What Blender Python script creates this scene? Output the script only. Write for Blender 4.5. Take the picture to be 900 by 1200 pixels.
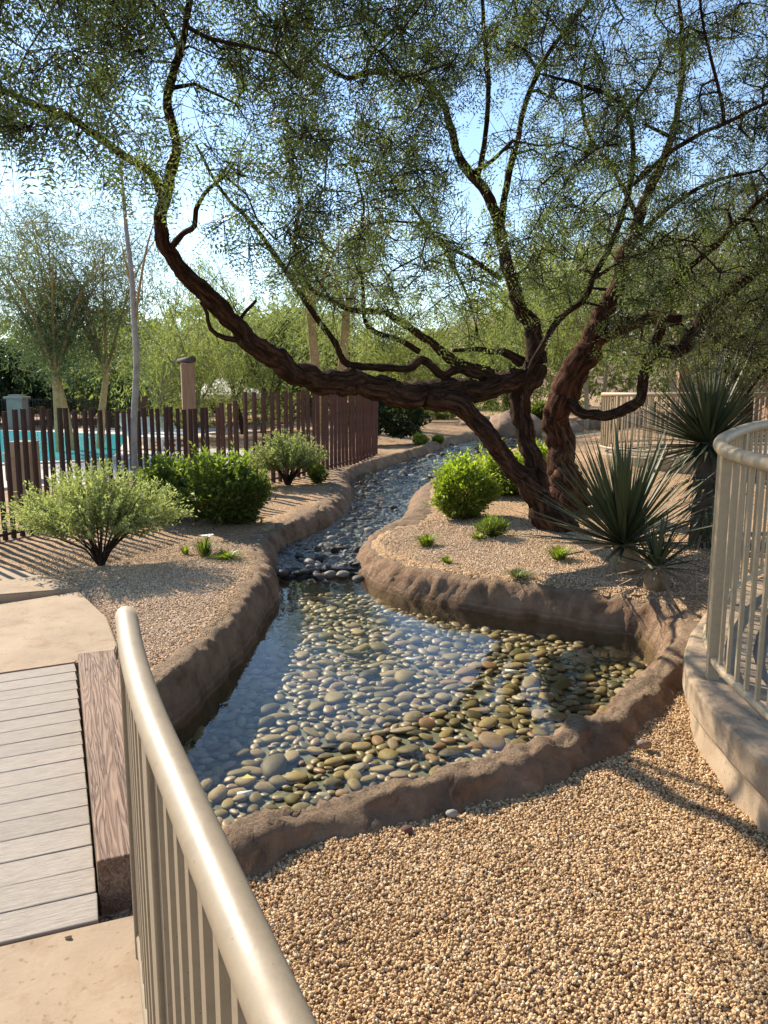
import bpy, bmesh, math, random
import numpy as np
from mathutils import Vector, noise as mnoise
rng = np.random.default_rng(7); random.seed(7)
R = math.radians
scene = bpy.context.scene
for o in list(bpy.data.objects): bpy.data.objects.remove(o)
C = scene.collection

# ------------------------------------------------------------------ camera, sky, sun, exposure
CAM_Z, PITCH, F = 1.6, R(9.0), 900.0
cam_d = bpy.data.cameras.new('camera'); cam = bpy.data.objects.new('camera', cam_d); C.objects.link(cam)
cam.location = (0, 0, CAM_Z); cam.rotation_euler = (R(90) - PITCH, 0, 0)
cam_d.sensor_fit = 'VERTICAL'; cam_d.angle = 2 * math.atan(600 / F)
cam_d.clip_start = 0.05; cam_d.clip_end = 3000
scene.camera = cam
SUN_EL, SUN_AZ = R(36), R(-45)          # azimuth from +Y, negative = to the left
w = bpy.data.worlds.new('World'); scene.world = w; w.use_nodes = True
nt = w.node_tree; nt.nodes.clear()
sky = nt.nodes.new('ShaderNodeTexSky'); sky.sky_type = 'NISHITA'; sky.sun_disc = False
sky.sun_elevation = SUN_EL; sky.sun_rotation = SUN_AZ; sky.air_density = 1.0; sky.dust_density = 0.1; sky.ozone_density = 1.8
bg = nt.nodes.new('ShaderNodeBackground'); bg.inputs['Strength'].default_value = 0.12
wo = nt.nodes.new('ShaderNodeOutputWorld')
nt.links.new(sky.outputs[0], bg.inputs[0]); nt.links.new(bg.outputs[0], wo.inputs[0])
sd = bpy.data.lights.new('sun', 'SUN'); sun = bpy.data.objects.new('sun', sd); C.objects.link(sun)
sd.energy = 5.0; sd.angle = R(0.53); sd.color = (1.0, 0.90, 0.75)
to_sun = Vector((math.sin(SUN_AZ) * math.cos(SUN_EL), math.cos(SUN_AZ) * math.cos(SUN_EL), math.sin(SUN_EL)))
sun.rotation_euler = to_sun.to_track_quat('Z', 'Y').to_euler(); sun.location = to_sun * 50
vs = scene.view_settings; vs.view_transform = 'Standard'; vs.look = 'None'; vs.exposure = 1.12; vs.gamma = 1.0
scene.cycles.use_denoising = True
scene.cycles.max_bounces = 7; scene.cycles.diffuse_bounces = 3; scene.cycles.glossy_bounces = 3
scene.cycles.transmission_bounces = 4; scene.cycles.transparent_max_bounces = 8
scene.cycles.caustics_reflective = False; scene.cycles.caustics_refractive = False

# ------------------------------------------------------------------ helpers
cp, sp = math.cos(PITCH), math.sin(PITCH)
def ray(px, py):
    u = (px - 450) / F; v = -(py - 600) / F
    return np.array([u, cp + v * sp, -sp + v * cp])
def on(px, py, z):                       # the place at height z that stands at this direction
    d = ray(px, py); return np.array([0, 0, CAM_Z]) + d * ((z - CAM_Z) / d[2])
def at(px, py, Y):                       # the place Y metres ahead
    d = ray(px, py); return np.array([0, 0, CAM_Z]) + d * (Y / d[1])
def sstep(a, b, x):
    t = np.clip((np.asarray(x, float) - a) / (b - a), 0, 1); return t * t * (3 - 2 * t)
def mk(name, V, Fc, mat, parent=None, smooth=True, attrs=None):
    me = bpy.data.meshes.new(name)
    if isinstance(V, np.ndarray) and isinstance(Fc, np.ndarray):
        k = Fc.shape[1]
        me.vertices.add(len(V)); me.vertices.foreach_set('co', np.ascontiguousarray(V, dtype=np.float32).ravel())
        me.loops.add(Fc.size); me.loops.foreach_set('vertex_index', np.ascontiguousarray(Fc, dtype=np.int32).ravel())
        me.polygons.add(len(Fc)); me.polygons.foreach_set('loop_start', np.arange(0, Fc.size, k, dtype=np.int32))
        try: me.polygons.foreach_set('loop_total', np.full(len(Fc), k, dtype=np.int32))
        except Exception: pass
        me.update(calc_edges=True)
    else:
        me.from_pydata([tuple(v) for v in V], [], [tuple(int(i) for i in f) for f in Fc]); me.update()
    if attrs:
        for k, a in attrs.items():
            at_ = me.attributes.new(k, 'FLOAT', 'POINT'); at_.data.foreach_set('value', np.asarray(a, np.float32))
    if smooth and len(me.polygons): me.polygons.foreach_set('use_smooth', np.ones(len(me.polygons), bool))
    if mat: me.materials.append(mat)
    return link(name, me, parent)
def link(name, me, parent=None):
    o = bpy.data.objects.new(name, me); C.objects.link(o)
    if parent: o.parent = parent
    return o
def tag(o, label=None, cat=None, group=None, kind=None):
    if label: o['label'] = label
    if cat: o['category'] = cat
    if group: o['group'] = group
    if kind: o['kind'] = kind
    return o
def thing(name, label, cat, loc=(0, 0, 0), group=None):
    o = bpy.data.objects.new(name, None); C.objects.link(o); o.location = tuple(loc); o.empty_display_size = .1
    return tag(o, label, cat, group)
class G:                                  # geometry collector
    def __init__(s): s.V = []; s.F = []; s.n = 0
    def add(s, V, Fc):
        V = np.asarray(V, float); s.V.append(V); s.F += [tuple(int(i) + s.n for i in f) for f in Fc]; s.n += len(V); return s
    def box(s, c, d, rz=0.0, bev=0.0):
        bm = bmesh.new(); bmesh.ops.create_cube(bm, size=1)
        for v in bm.verts: v.co = Vector((v.co.x * d[0], v.co.y * d[1], v.co.z * d[2]))
        if bev: bmesh.ops.bevel(bm, geom=bm.edges[:], offset=bev, segments=2, affect='EDGES', profile=.5)
        cz, sz = math.cos(rz), math.sin(rz)
        bm.verts.ensure_lookup_table(); bm.verts.index_update()
        s.add([(v.co.x * cz - v.co.y * sz + c[0], v.co.x * sz + v.co.y * cz + c[1], v.co.z + c[2]) for v in bm.verts], [[v.index for v in f.verts] for f in bm.faces]); bm.free(); return s
    def tube(s, P, r, n=8, cap=True):
        V, Fc = tube(P, r, n, cap); return s.add(V, Fc)
    def build(s, name, mat, parent=None, smooth=False):
        return mk(name, np.concatenate(s.V), s.F, mat, parent, smooth)
def tube(P, r, n=8, cap=True):
    P = np.asarray(P, float); m = len(P); r = np.broadcast_to(np.asarray(r, float), (m,))
    T = np.gradient(P, axis=0); T /= np.linalg.norm(T, axis=1)[:, None] + 1e-9
    a = np.array([0, 0, 1.0]) if abs(T[0][2]) < .9 else np.array([1.0, 0, 0])
    N = np.cross(T[0], a); N /= np.linalg.norm(N)
    th = np.arange(n) * 2 * math.pi / n; V = []
    for i in range(m):
        N = N - T[i] * np.dot(N, T[i]); N /= np.linalg.norm(N) + 1e-9; B = np.cross(T[i], N)
        V.append(P[i] + r[i] * (np.cos(th)[:, None] * N + np.sin(th)[:, None] * B))
    V = np.concatenate(V); Fc = []
    for i in range(m - 1):
        for j in range(n):
            k = (j + 1) % n; Fc.append((i * n + j, i * n + k, (i + 1) * n + k, (i + 1) * n + j))
    if cap: Fc.append(tuple(range(n))[::-1]); Fc.append(tuple((m - 1) * n + j for j in range(n)))
    return V, Fc
def resample(P, step, closed=False):
    """Catmull-Rom through rows of P (any columns; first 3 = xyz), about `step` apart"""
    P = np.asarray(P, float); out = []
    Q = np.vstack([2 * P[0] - P[1], P, 2 * P[-1] - P[-2]])
    for i in range(1, len(Q) - 2):
        p0, p1, p2, p3 = Q[i - 1:i + 3]; L = np.linalg.norm((p2 - p1)[:3]); k = max(1, int(round(L / step)))
        for t in np.arange(k) / k:
            out.append(.5 * ((2 * p1) + (-p0 + p2) * t + (2 * p0 - 5 * p1 + 4 * p2 - p3) * t * t + (-p0 + 3 * p1 - 3 * p2 + p3) * t ** 3))
    out.append(P[-1]); return np.array(out)
def vnoise(V, scale, seed=0.0):
    return np.array([mnoise.noise(Vector((float(v[0]) * scale + seed, float(v[1]) * scale + seed * .7, float(v[2]) * scale - seed))) for v in V])
def in_poly(X, Y, poly):
    inside = np.zeros(X.shape, bool); n = len(poly)
    for i in range(n):
        x1, y1 = poly[i]; x2, y2 = poly[(i + 1) % n]
        if y1 == y2: continue
        c = ((y1 > Y) != (y2 > Y)) & (X < (x2 - x1) * (Y - y1) / (y2 - y1) + x1); inside ^= c
    return inside
def dist_line(X, Y, line):
    d = np.full(X.shape, 1e9)
    for i in range(len(line) - 1):
        a = np.array(line[i][:2]); b = np.array(line[i + 1][:2]); ab = b - a; L2 = ab @ ab + 1e-12
        t = np.clip(((X - a[0]) * ab[0] + (Y - a[1]) * ab[1]) / L2, 0, 1)
        d = np.minimum(d, np.hypot(X - a[0] - t * ab[0], Y - a[1] - t * ab[1]))
    return d
def frames(D, roll=None):
    D = D / (np.linalg.norm(D, axis=1)[:, None] + 1e-9)
    up = np.where(np.abs(D[:, 2:3]) > .95, np.array([[1.0, 0, 0]]), np.array([[0, 0, 1.0]]))
    S = np.cross(up, D); S /= np.linalg.norm(S, axis=1)[:, None] + 1e-9; U = np.cross(D, S)
    if roll is not None:
        c, s = np.cos(roll)[:, None], np.sin(roll)[:, None]; S, U = S * c + U * s, U * c - S * s
    return np.stack([D, S, U], axis=2)     # columns: along, across, normal
def scatter(TV, TF, pos, rot, scale):
    """copies of a small template into one mesh"""
    n = len(pos); TV = np.asarray(TV, float); TF = np.asarray(TF, int)
    sc = np.asarray(scale, float)
    V = np.einsum('nij,vj->nvi', rot, TV) * (sc[:, None, None] if sc.ndim == 1 else 1) + pos[:, None, :]
    Fc = TF[None] + (np.arange(n) * len(TV))[:, None, None]
    return V.reshape(-1, 3), Fc.reshape(-1, TF.shape[1])

# ------------------------------------------------------------------ materials
class NT:
    def __init__(s, name):
        s.m = bpy.data.materials.new(name); s.m.use_nodes = True; s.t = s.m.node_tree; s.t.nodes.clear()
        s.out = s.n('ShaderNodeOutputMaterial')
    def n(s, typ, **kw):
        nd = s.t.nodes.new(typ)
        for k, v in kw.items(): setattr(nd, k, v)
        return nd
    def l(s, a, b): s.t.links.new(a, b)
    def coords(s, kind='Object', scale=(1, 1, 1), rnd=False):
        tc = s.n('ShaderNodeTexCoord'); mp = s.n('ShaderNodeMapping'); mp.inputs['Scale'].default_value = scale
        s.l(tc.outputs[kind], mp.inputs['Vector'])
        if rnd:
            oi = s.n('ShaderNodeObjectInfo'); mm = s.n('ShaderNodeMath', operation='MULTIPLY'); mm.inputs[1].default_value = 37.0
            s.l(oi.outputs['Random'], mm.inputs[0]); cb = s.n('ShaderNodeCombineXYZ')
            for i in range(3): s.l(mm.outputs[0], cb.inputs[i])
            s.l(cb.outputs[0], mp.inputs['Location'])
        return mp.outputs[0]
    def noise(s, vec, scale, detail=5, rough=.6, dist=0.0):
        nd = s.n('ShaderNodeTexNoise'); nd.inputs['Scale'].default_value = scale; nd.inputs['Detail'].default_value = detail
        nd.inputs['Roughness'].default_value = rough; nd.inputs['Distortion'].default_value = dist; s.l(vec, nd.inputs['Vector']); return nd.outputs['Fac']
    def ramp(s, fac, stops):
        nd = s.n('ShaderNodeValToRGB'); el = nd.color_ramp.elements
        while len(el) < len(stops): el.new(.5)
        for e, (p, c) in zip(el, stops): e.position = p; e.color = (*c, 1) if len(c) == 3 else c
        s.l(fac, nd.inputs[0]); return nd.outputs[0]
    def mixc(s, fac, a, b, mode='MIX'):
        nd = s.n('ShaderNodeMix', data_type='RGBA', blend_type=mode)
        for i, v in ((0, fac), (6, a), (7, b)):
            if isinstance(v, (int, float)): nd.inputs[i].default_value = v
            elif isinstance(v, tuple): nd.inputs[i].default_value = (*v, 1)
            else: s.l(v, nd.inputs[i])
        return nd.outputs[2]
    def bump(s, h, strength, dist=.02, normal=None):
        nd = s.n('ShaderNodeBump'); nd.inputs['Strength'].default_value = strength; nd.inputs['Distance'].default_value = dist
        s.l(h, nd.inputs['Height'])
        if normal is not None: s.l(normal, nd.inputs['Normal'])
        return nd.outputs[0]
    def pbr(s, col, rough=.7, normal=None, metal=0.0, spec=.5):
        p = s.n('ShaderNodeBsdfPrincipled')
        if isinstance(col, tuple): p.inputs['Base Color'].default_value = (*col, 1)
        else: s.l(col, p.inputs['Base Color'])
        if isinstance(rough, (int, float)): p.inputs['Roughness'].default_value = rough
        else: s.l(rough, p.inputs['Roughness'])
        p.inputs['Metallic'].default_value = metal; p.inputs['Specular IOR Level'].default_value = spec
        if normal is not None: s.l(normal, p.inputs['Normal'])
        return p.outputs[0]
    def done(s, sh): s.l(sh, s.out.inputs['Surface']); return s.m
def simple(name, a, b, scale=6, rough=.7, bump=.3, bscale=40, bdist=.01, metal=0.0, rnd=False, stretch=(1, 1, 1), spec=.4):
    t = NT(name); v = t.coords('Object', stretch, rnd)
    c = t.ramp(t.noise(v, scale), [(.3, a), (.7, b)])
    return t.done(t.pbr(c, rough, t.bump(t.noise(v, bscale, 6), bump, bdist), metal, spec))
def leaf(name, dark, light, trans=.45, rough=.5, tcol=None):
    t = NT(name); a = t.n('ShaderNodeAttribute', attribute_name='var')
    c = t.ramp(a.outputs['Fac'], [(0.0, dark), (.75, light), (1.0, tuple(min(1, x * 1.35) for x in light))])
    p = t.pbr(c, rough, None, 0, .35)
    tr = t.n('ShaderNodeBsdfTranslucent'); t.l(t.mixc(1.0, c, tcol or (1.5, 1.7, .7), 'MULTIPLY'), tr.inputs['Color'])
    mx = t.n('ShaderNodeMixShader'); mx.inputs[0].default_value = trans; t.l(p, mx.inputs[1]); t.l(tr.outputs[0], mx.inputs[2])
    return t.done(mx.outputs[0])

def m_gravel_ground():
    t = NT('gravel_ground'); v = t.coords()
    vo = t.n('ShaderNodeTexVoronoi'); vo.inputs['Scale'].default_value = 75; t.l(v, vo.inputs['Vector'])
    hs = t.n('ShaderNodeSeparateColor'); t.l(vo.outputs['Color'], hs.inputs[0])
    c = t.ramp(hs.outputs[0], [(0, (.14, .085, .05)), (.5, (.36, .24, .14)), (1, (.52, .375, .23))])
    big = t.ramp(t.noise(v, .9, 4), [(.35, (.80, .78, .76)), (.65, (1.06, 1.0, .94))])
    c = t.mixc(1.0, c, big, 'MULTIPLY')
    inv = t.n('ShaderNodeMath', operation='SUBTRACT'); inv.inputs[0].default_value = 1; t.l(vo.outputs['Distance'], inv.inputs[1])
    return t.done(t.pbr(c, .95, t.bump(inv.outputs[0], .8, .012), 0, .15))
def m_pebble(name, stops, rough=.75, wet=False):
    t = NT(name); oi = t.n('ShaderNodeObjectInfo'); v = t.coords('Object', (1, 1, 1), True)
    c = t.ramp(oi.outputs['Random'], stops)
    c = t.mixc(.5, c, t.ramp(t.noise(v, 3.0, 5), [(.3, (.55, .52, .5)), (.7, (1.25, 1.2, 1.15))]), 'MULTIPLY')
    return t.done(t.pbr(c, rough, t.bump(t.noise(v, 14, 4), .15, .02), 0, .12 if wet else .3))
def m_stone_mesh(name, stops, rough=.5):
    t = NT(name); a = t.n('ShaderNodeAttribute', attribute_name='var'); v = t.coords()
    c = t.ramp(a.outputs['Fac'], stops)
    c = t.mixc(.5, c, t.ramp(t.noise(v, 45, 4), [(.3, (.55, .52, .5)), (.7, (1.25, 1.2, 1.15))]), 'MULTIPLY')
    return t.done(t.pbr(c, rough, t.bump(t.noise(v, 120, 3), .15, .01), 0, .4))
def m_bank():
    t = NT('sculpted_bank'); v = t.coords()
    c = t.ramp(t.noise(v, 5, 6, .65), [(.28, (.18, .105, .062)), (.5, (.36, .228, .14)), (.75, (.53, .362, .235))])
    geo = t.n('ShaderNodeNewGeometry'); sx = t.n('ShaderNodeSeparateXYZ'); t.l(geo.outputs['Position'], sx.inputs[0])
    # mineral tide marks left by the water level, wobbling with noise
    ad = t.n('ShaderNodeMath', operation='MULTIPLY_ADD'); t.l(t.noise(v, 2.5, 3), ad.inputs[0]); ad.inputs[1].default_value = .06; t.l(sx.outputs[2], ad.inputs[2])
    mr = t.n('ShaderNodeMapRange'); mr.inputs[1].default_value = -.32; mr.inputs[2].default_value = -.06; t.l(ad.outputs[0], mr.inputs[0])
    band = t.ramp(mr.outputs[0], [(0, (.5, .5, .42)), (.2, (.55, .53, .45)), (.27, (.9, .9, .88)), (.33, (.62, .62, .6)), (.42, (.8, .78, .76)), (.47, (1.05, 1.05, 1.05)), (.52, (.8, .8, .8)), (.62, (1, 1, 1))])
    c = t.mixc(1.0, c, band, 'MULTIPLY')
    # granite dust and fines lying on the level top
    sn_ = t.n('ShaderNodeSeparateXYZ'); t.l(geo.outputs['Normal'], sn_.inputs[0])
    am = t.n('ShaderNodeMath', operation='MULTIPLY_ADD'); t.l(t.noise(v, 8, 5), am.inputs[0]); am.inputs[1].default_value = .5; t.l(sn_.outputs[2], am.inputs[2])
    du = t.ramp(am.outputs[0], [(.0, (0, 0, 0)), (1.0, (0, 0, 0))]); mr2 = t.n('ShaderNodeMapRange'); mr2.inputs[1].default_value = .98; mr2.inputs[2].default_value = 1.2; t.l(am.outputs[0], mr2.inputs[0])
    dust = t.ramp(t.noise(v, 90, 3), [(.3, (.19, .125, .08)), (.7, (.40, .29, .19))])
    c = t.mixc(mr2.outputs[0], c, dust)
    n1 = t.bump(t.noise(v, 26, 8, .75), 1.0, .06); n2 = t.bump(t.noise(v, 120, 4, .6), .5, .006, n1)
    return t.done(t.pbr(c, .93, n2, 0, .15))
def m_concrete(name, a, b, bump=.25):
    t = NT(name); v = t.coords()
    c = t.ramp(t.noise(v, 2.2, 7, .65), [(.3, a), (.7, b)])
    sp_ = t.ramp(t.noise(v, 38, 3, .5), [(.30, (.55, .45, .38)), (.38, (1, 1, 1))])
    st = t.ramp(t.noise(v, 6.5, 6, .7, .6), [(.32, (.78, .70, .62)), (.5, (1, 1, 1))])
    c = t.mixc(.6, c, sp_, 'MULTIPLY'); c = t.mixc(.8, c, st, 'MULTIPLY')
    return t.done(t.pbr(c, .88, t.bump(t.noise(v, 60, 6, .7), bump, .008), 0, .25))
def m_plank():
    t = NT('weathered_plank'); v = t.coords('Object', (.9, 16, 16), True)
    n = t.noise(v, 14, 8, .75, .6)
    c = t.ramp(n, [(.3, (.17, .14, .112)), (.5, (.31, .268, .225)), (.7, (.405, .358, .308))])
    oi = t.n('ShaderNodeObjectInfo'); rv = t.ramp(oi.outputs['Random'], [(0, (.88, .87, .86)), (1, (1.04, 1.03, 1.02))])
    c = t.mixc(1.0, c, rv, 'MULTIPLY')
    return t.done(t.pbr(c, .8, t.bump(n, .6, .006), 0, .25))
def m_beam():
    t = NT('grained_beam'); v = t.coords('Object', (6, .42, 6))
    nz = t.n('ShaderNodeTexNoise'); nz.inputs['Scale'].default_value = 1.6; nz.inputs['Detail'].default_value = 3; t.l(v, nz.inputs['Vector'])
    mm = t.n('ShaderNodeMath', operation='MULTIPLY'); mm.inputs[1].default_value = 40; t.l(nz.outputs['Fac'], mm.inputs[0])
    sn = t.n('ShaderNodeMath', operation='SINE'); sc_ = t.n('ShaderNodeMath', operation='MULTIPLY'); sc_.inputs[1].default_value = 2.6
    t.l(mm.outputs[0], sc_.inputs[0]); t.l(sc_.outputs[0], sn.inputs[0])
    c = t.ramp(sn.outputs[0], [(0, (.16, .095, .06)), (.35, (.20, .124, .08)), (1, (.225, .142, .092))])
    c = t.mixc(.7, c, t.ramp(t.noise(t.coords(), 2.6, 5), [(.35, (.75, .72, .70)), (.65, (1.15, 1.12, 1.1))]), 'MULTIPLY')
    crack = t.ramp(t.noise(t.coords('Object', (14, .35, 8)), 2.2, 5, .55, .8), [(.485, (1, 1, 1)), (.5, (.35, .3, .28)), (.515, (1, 1, 1))])
    c = t.mixc(1.0, c, crack, 'MULTIPLY')
    return t.done(t.pbr(c, .75, t.bump(crack, .5, .01, t.bump(sn.outputs[0], .3, .004)), 0, .3))
def m_paint(name, col, wear=(.3, .25, .2)):
    t = NT(name); v = t.coords()
    c = t.ramp(t.noise(v, 30, 5, .7), [(.25, tuple(x * .82 for x in col)), (.55, col)])
    ch = t.ramp(t.noise(v, 130, 2, .5), [(.26, wear), (.29, (1, 1, 1))])
    c = t.mixc(.6, c, ch, 'MULTIPLY')
    return t.done(t.pbr(c, t.ramp(t.noise(v, 9, 4), [(.3, (.42,) * 3), (.7, (.62,) * 3)]), t.bump(t.noise(v, 160, 3), .08, .003), .0, .5))
def m_bark(name, a, b, c_, sc=18, ridged=False):
    t = NT(name); v = t.coords()
    if ridged:                              # fissures follow the wood
        cb = t.n('ShaderNodeCombineXYZ')
        for i, k in enumerate(('ba', 'bb', 'bc')): t.l(t.n('ShaderNodeAttribute', attribute_name=k).outputs['Fac'], cb.inputs[i])
        n1 = t.noise(cb.outputs[0], 1.0, 6, .65, .6); n2 = t.noise(v, 45, 5, .7)
        c = t.ramp(n1, [(.36, a), (.5, b), (.66, c_)]); c = t.mixc(.6, c, t.ramp(n2, [(.3, (.55, .5, .48)), (.7, (1.4, 1.35, 1.3))]), 'MULTIPLY')
        return t.done(t.pbr(c, .95, t.bump(n2, .7, .012, t.bump(n1, 1.0, .05)), 0, .08))
    n = t.noise(v, sc, 8, .7, .5)
    c = t.ramp(n, [(.3, a), (.5, b), (.72, c_)])
    return t.done(t.pbr(c, .95, t.bump(n, 1.0, .035), 0, .1))
def m_water(name, tint, ripple, scale, rough=.01):
    t = NT(name); v = t.coords('Object', (1, 1, 1))
    nb = t.bump(t.noise(v, scale, 3, .5, .3), ripple, .02); nb = t.bump(t.noise(v, scale * .22, 2), ripple * 1.2, .03, nb)
    geo = t.n('ShaderNodeNewGeometry'); dt = t.n('ShaderNodeVectorMath', operation='DOT_PRODUCT'); t.l(nb, dt.inputs[0]); t.l(geo.outputs['Incoming'], dt.inputs[1])
    ab = t.n('ShaderNodeMath', operation='ABSOLUTE'); t.l(dt.outputs['Value'], ab.inputs[0])
    om = t.n('ShaderNodeMath', operation='SUBTRACT', use_clamp=True); om.inputs[0].default_value = 1; t.l(ab.outputs[0], om.inputs[1])
    pw = t.n('ShaderNodeMath', operation='POWER'); t.l(om.outputs[0], pw.inputs[0]); pw.inputs[1].default_value = 5
    fr = t.n('ShaderNodeMath', operation='MULTIPLY_ADD', use_clamp=True); t.l(pw.outputs[0], fr.inputs[0]); fr.inputs[1].default_value = .98; fr.inputs[2].default_value = .02
    tr = t.n('ShaderNodeBsdfTransparent'); tr.inputs['Color'].default_value = (*tint, 1)
    gl = t.n('ShaderNodeBsdfGlossy'); gl.inputs['Roughness'].default_value = rough; t.l(nb, gl.inputs['Normal'])
    mx = t.n('ShaderNodeMixShader'); t.l(fr.outputs[0], mx.inputs[0]); t.l(tr.outputs[0], mx.inputs[1]); t.l(gl.outputs[0], mx.inputs[2])
    return t.done(mx.outputs[0])
M = {}
M['ground'] = m_gravel_ground()
M['gravel_mid'] = m_pebble('dusty_gravel_stone', [(0, (.26, .16, .095)), (.3, (.48, .325, .19)), (.7, (.62, .45, .28)), (1, (.74, .60, .44))])
M['gravel'] = m_pebble('gravel_stone', [(0, (.16, .088, .045)), (.25, (.37, .225, .105)), (.6, (.53, .355, .18)), (.9, (.64, .47, .27)), (1, (.70, .59, .43))])
pond_stops = [(0, (0.06, 0.048, 0.024)), (0.12, (0.128, 0.098, 0.042)), (0.4, (0.196, 0.147, 0.058)), (0.65, (0.255, 0.185, 0.079)), (0.82, (0.263, 0.193, 0.109)), (0.9, (0.218, 0.119, 0.058)), (1, (0.301, 0.252, 0.182))]
M['pond_stone'] = m_pebble('pond_stone', pond_stops, .55, True)
M['pond_stone_mesh'] = m_stone_mesh('pond_stone_small', pond_stops)
st_stops = [(0, (.025, .022, .02)), (.45, (.07, .062, .056)), (.75, (.14, .125, .11)), (.93, (.27, .24, .21)), (1, (.20, .09, .06))]
M['stream_stone'] = m_pebble('stream_stone', st_stops, .6, True)
M['stream_stone_mesh'] = m_stone_mesh('stream_stone_small', st_stops, .6)
M['bed'] = simple('silt_bed', (.08, .078, .05), (.16, .15, .095), 9, .9, .5, 60)
M['bank'] = m_bank()
M['concrete'] = m_concrete('tan_concrete', (.27, .198, .13), (.37, .278, .188))
M['wall_concrete'] = m_concrete('buff_wall', (.27, .195, .125), (.36, .27, .18), .4)
M['plank'] = m_plank(); M['beam'] = m_beam()
M['rail'] = m_paint('taupe_rail_paint', (.27, .21, .138)); M['rail_pale'] = m_paint('cream_rail_paint', (.36, .272, .165))
M['rust'] = simple('rusted_steel', (.030, .014, .010), (.065, .030, .021), 9, .85, .3, 60)
M['rust_red'] = simple('red_rusted_steel', (.07, .029, .02), (.135, .058, .038), 9, .85, .3, 60)
M['iron'] = simple('black_iron', (.02, .02, .02), (.035, .033, .03), 8, .6, .1)
M['bark'] = m_bark('mesquite_bark', (.014, .009, .007), (.045, .026, .018), (.11, .065, .045), 16, True)
M['bark_red'] = m_bark('reddish_bark', (.022, .011, .007), (.075, .035, .021), (.16, .080, .05), 16, True)
M['twig'] = m_bark('twig_bark', (.016, .011, .009), (.035, .025, .019), (.065, .048, .036), 40)
M['pale_bark'] = m_bark('pale_bark', (.24, .18, .12), (.36, .29, .2), (.46, .39, .29), 10)
M['ochre_bark'] = m_bark('ochre_bark', (.28, .17, .07), (.42, .27, .12), (.52, .37, .2), 8)
M['grey_bark'] = m_bark('grey_bark', (.24, .225, .2), (.36, .34, .31), (.45, .43, .4), 8)
M['mesq'] = leaf('mesquite_leaf', (.048, .062, .022), (.135, .155, .055), .46, .5, (1.3, 1.5, .75))
M['mesq2'] = leaf('olive_leaf', (.046, .052, .024), (.125, .13, .06), .45, .5, (1.3, 1.45, .75))
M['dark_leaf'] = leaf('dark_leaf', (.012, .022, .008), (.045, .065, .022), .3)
M['grey_leaf'] = leaf('grey_green_leaf', (.12, .14, .055), (.30, .325, .145), .45, .6, (1.3, 1.4, .75))
M['green_leaf'] = leaf('green_leaf', (.033, .05, .013), (.145, .18, .04), .45)
M['lime_leaf'] = leaf('lime_leaf', (.075, .098, .018), (.25, .295, .05), .5, .45, (1.4, 1.6, .5))
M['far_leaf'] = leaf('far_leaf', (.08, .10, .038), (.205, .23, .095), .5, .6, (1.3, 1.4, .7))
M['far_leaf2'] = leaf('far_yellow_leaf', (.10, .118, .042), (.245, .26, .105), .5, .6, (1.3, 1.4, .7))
M['yucca'] = simple('yucca_blade', (.035, .046, .02), (.09, .105, .048), 14, .55, .2, 30, .004, rnd=True, stretch=(.3, 6, 6))
M['dead'] = simple('dead_blade', (.16, .11, .06), (.30, .22, .13), 14, .8, .2, 30, .004, rnd=True)
M['litter'] = leaf('dry_litter', (.05, .03, .018), (.26, .17, .085), .15)
M['white'] = simple('white_plastic', (.72, .70, .64), (.80, .79, .75), 6, .5, .05)
M['yellow'] = simple('yellow_leaf', (.45, .36, .06), (.58, .5, .14), 20, .6, .1)
M['petal'] = simple('white_petal', (.78, .78, .76), (.85, .85, .83), 6, .6, .02)
M['pond_water'] = m_water('pond_water', (.95, .96, .88), .10, 9)
M['stream_water'] = m_water('stream_water', (.86, .89, .84), .8, 18, .02)
t_ = NT('pool_water'); M['pool'] = t_.done(t_.pbr((.05, .37, .42), .12, t_.bump(t_.noise(t_.coords(), 3, 3), .35, .05), 0, .25))
M['deck'] = m_concrete('pale_deck', (.46, .40, .34), (.54, .48, .42))
M['timber'] = simple('tan_timber', (.26, .16, .095), (.36, .24, .15), 3, .8, .4, 12, .02, stretch=(9, 9, 1))
M['canvas'] = simple('cream_canvas', (.62, .57, .48), (.70, .66, .58), 3, .9, .1)
M['stone_pillar'] = simple('grey_pillar', (.20, .185, .16), (.28, .26, .23), 5, .9, .4)
M['stucco'] = simple('salmon_stucco', (.42, .235, .17), (.50, .30, .22), 2, .9, .3)
M['log'] = simple('dark_log', (.05, .04, .035), (.11, .09, .075), 7, .9, .5)
M['boulder'] = simple('tan_boulder', (.20, .13, .085), (.30, .205, .14), 4, .95, .7, 30, .03)
M['hill'] = simple('red_hill', (.30, .17, .12), (.40, .25, .17), .03, 1, .2, .2, 1)

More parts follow.
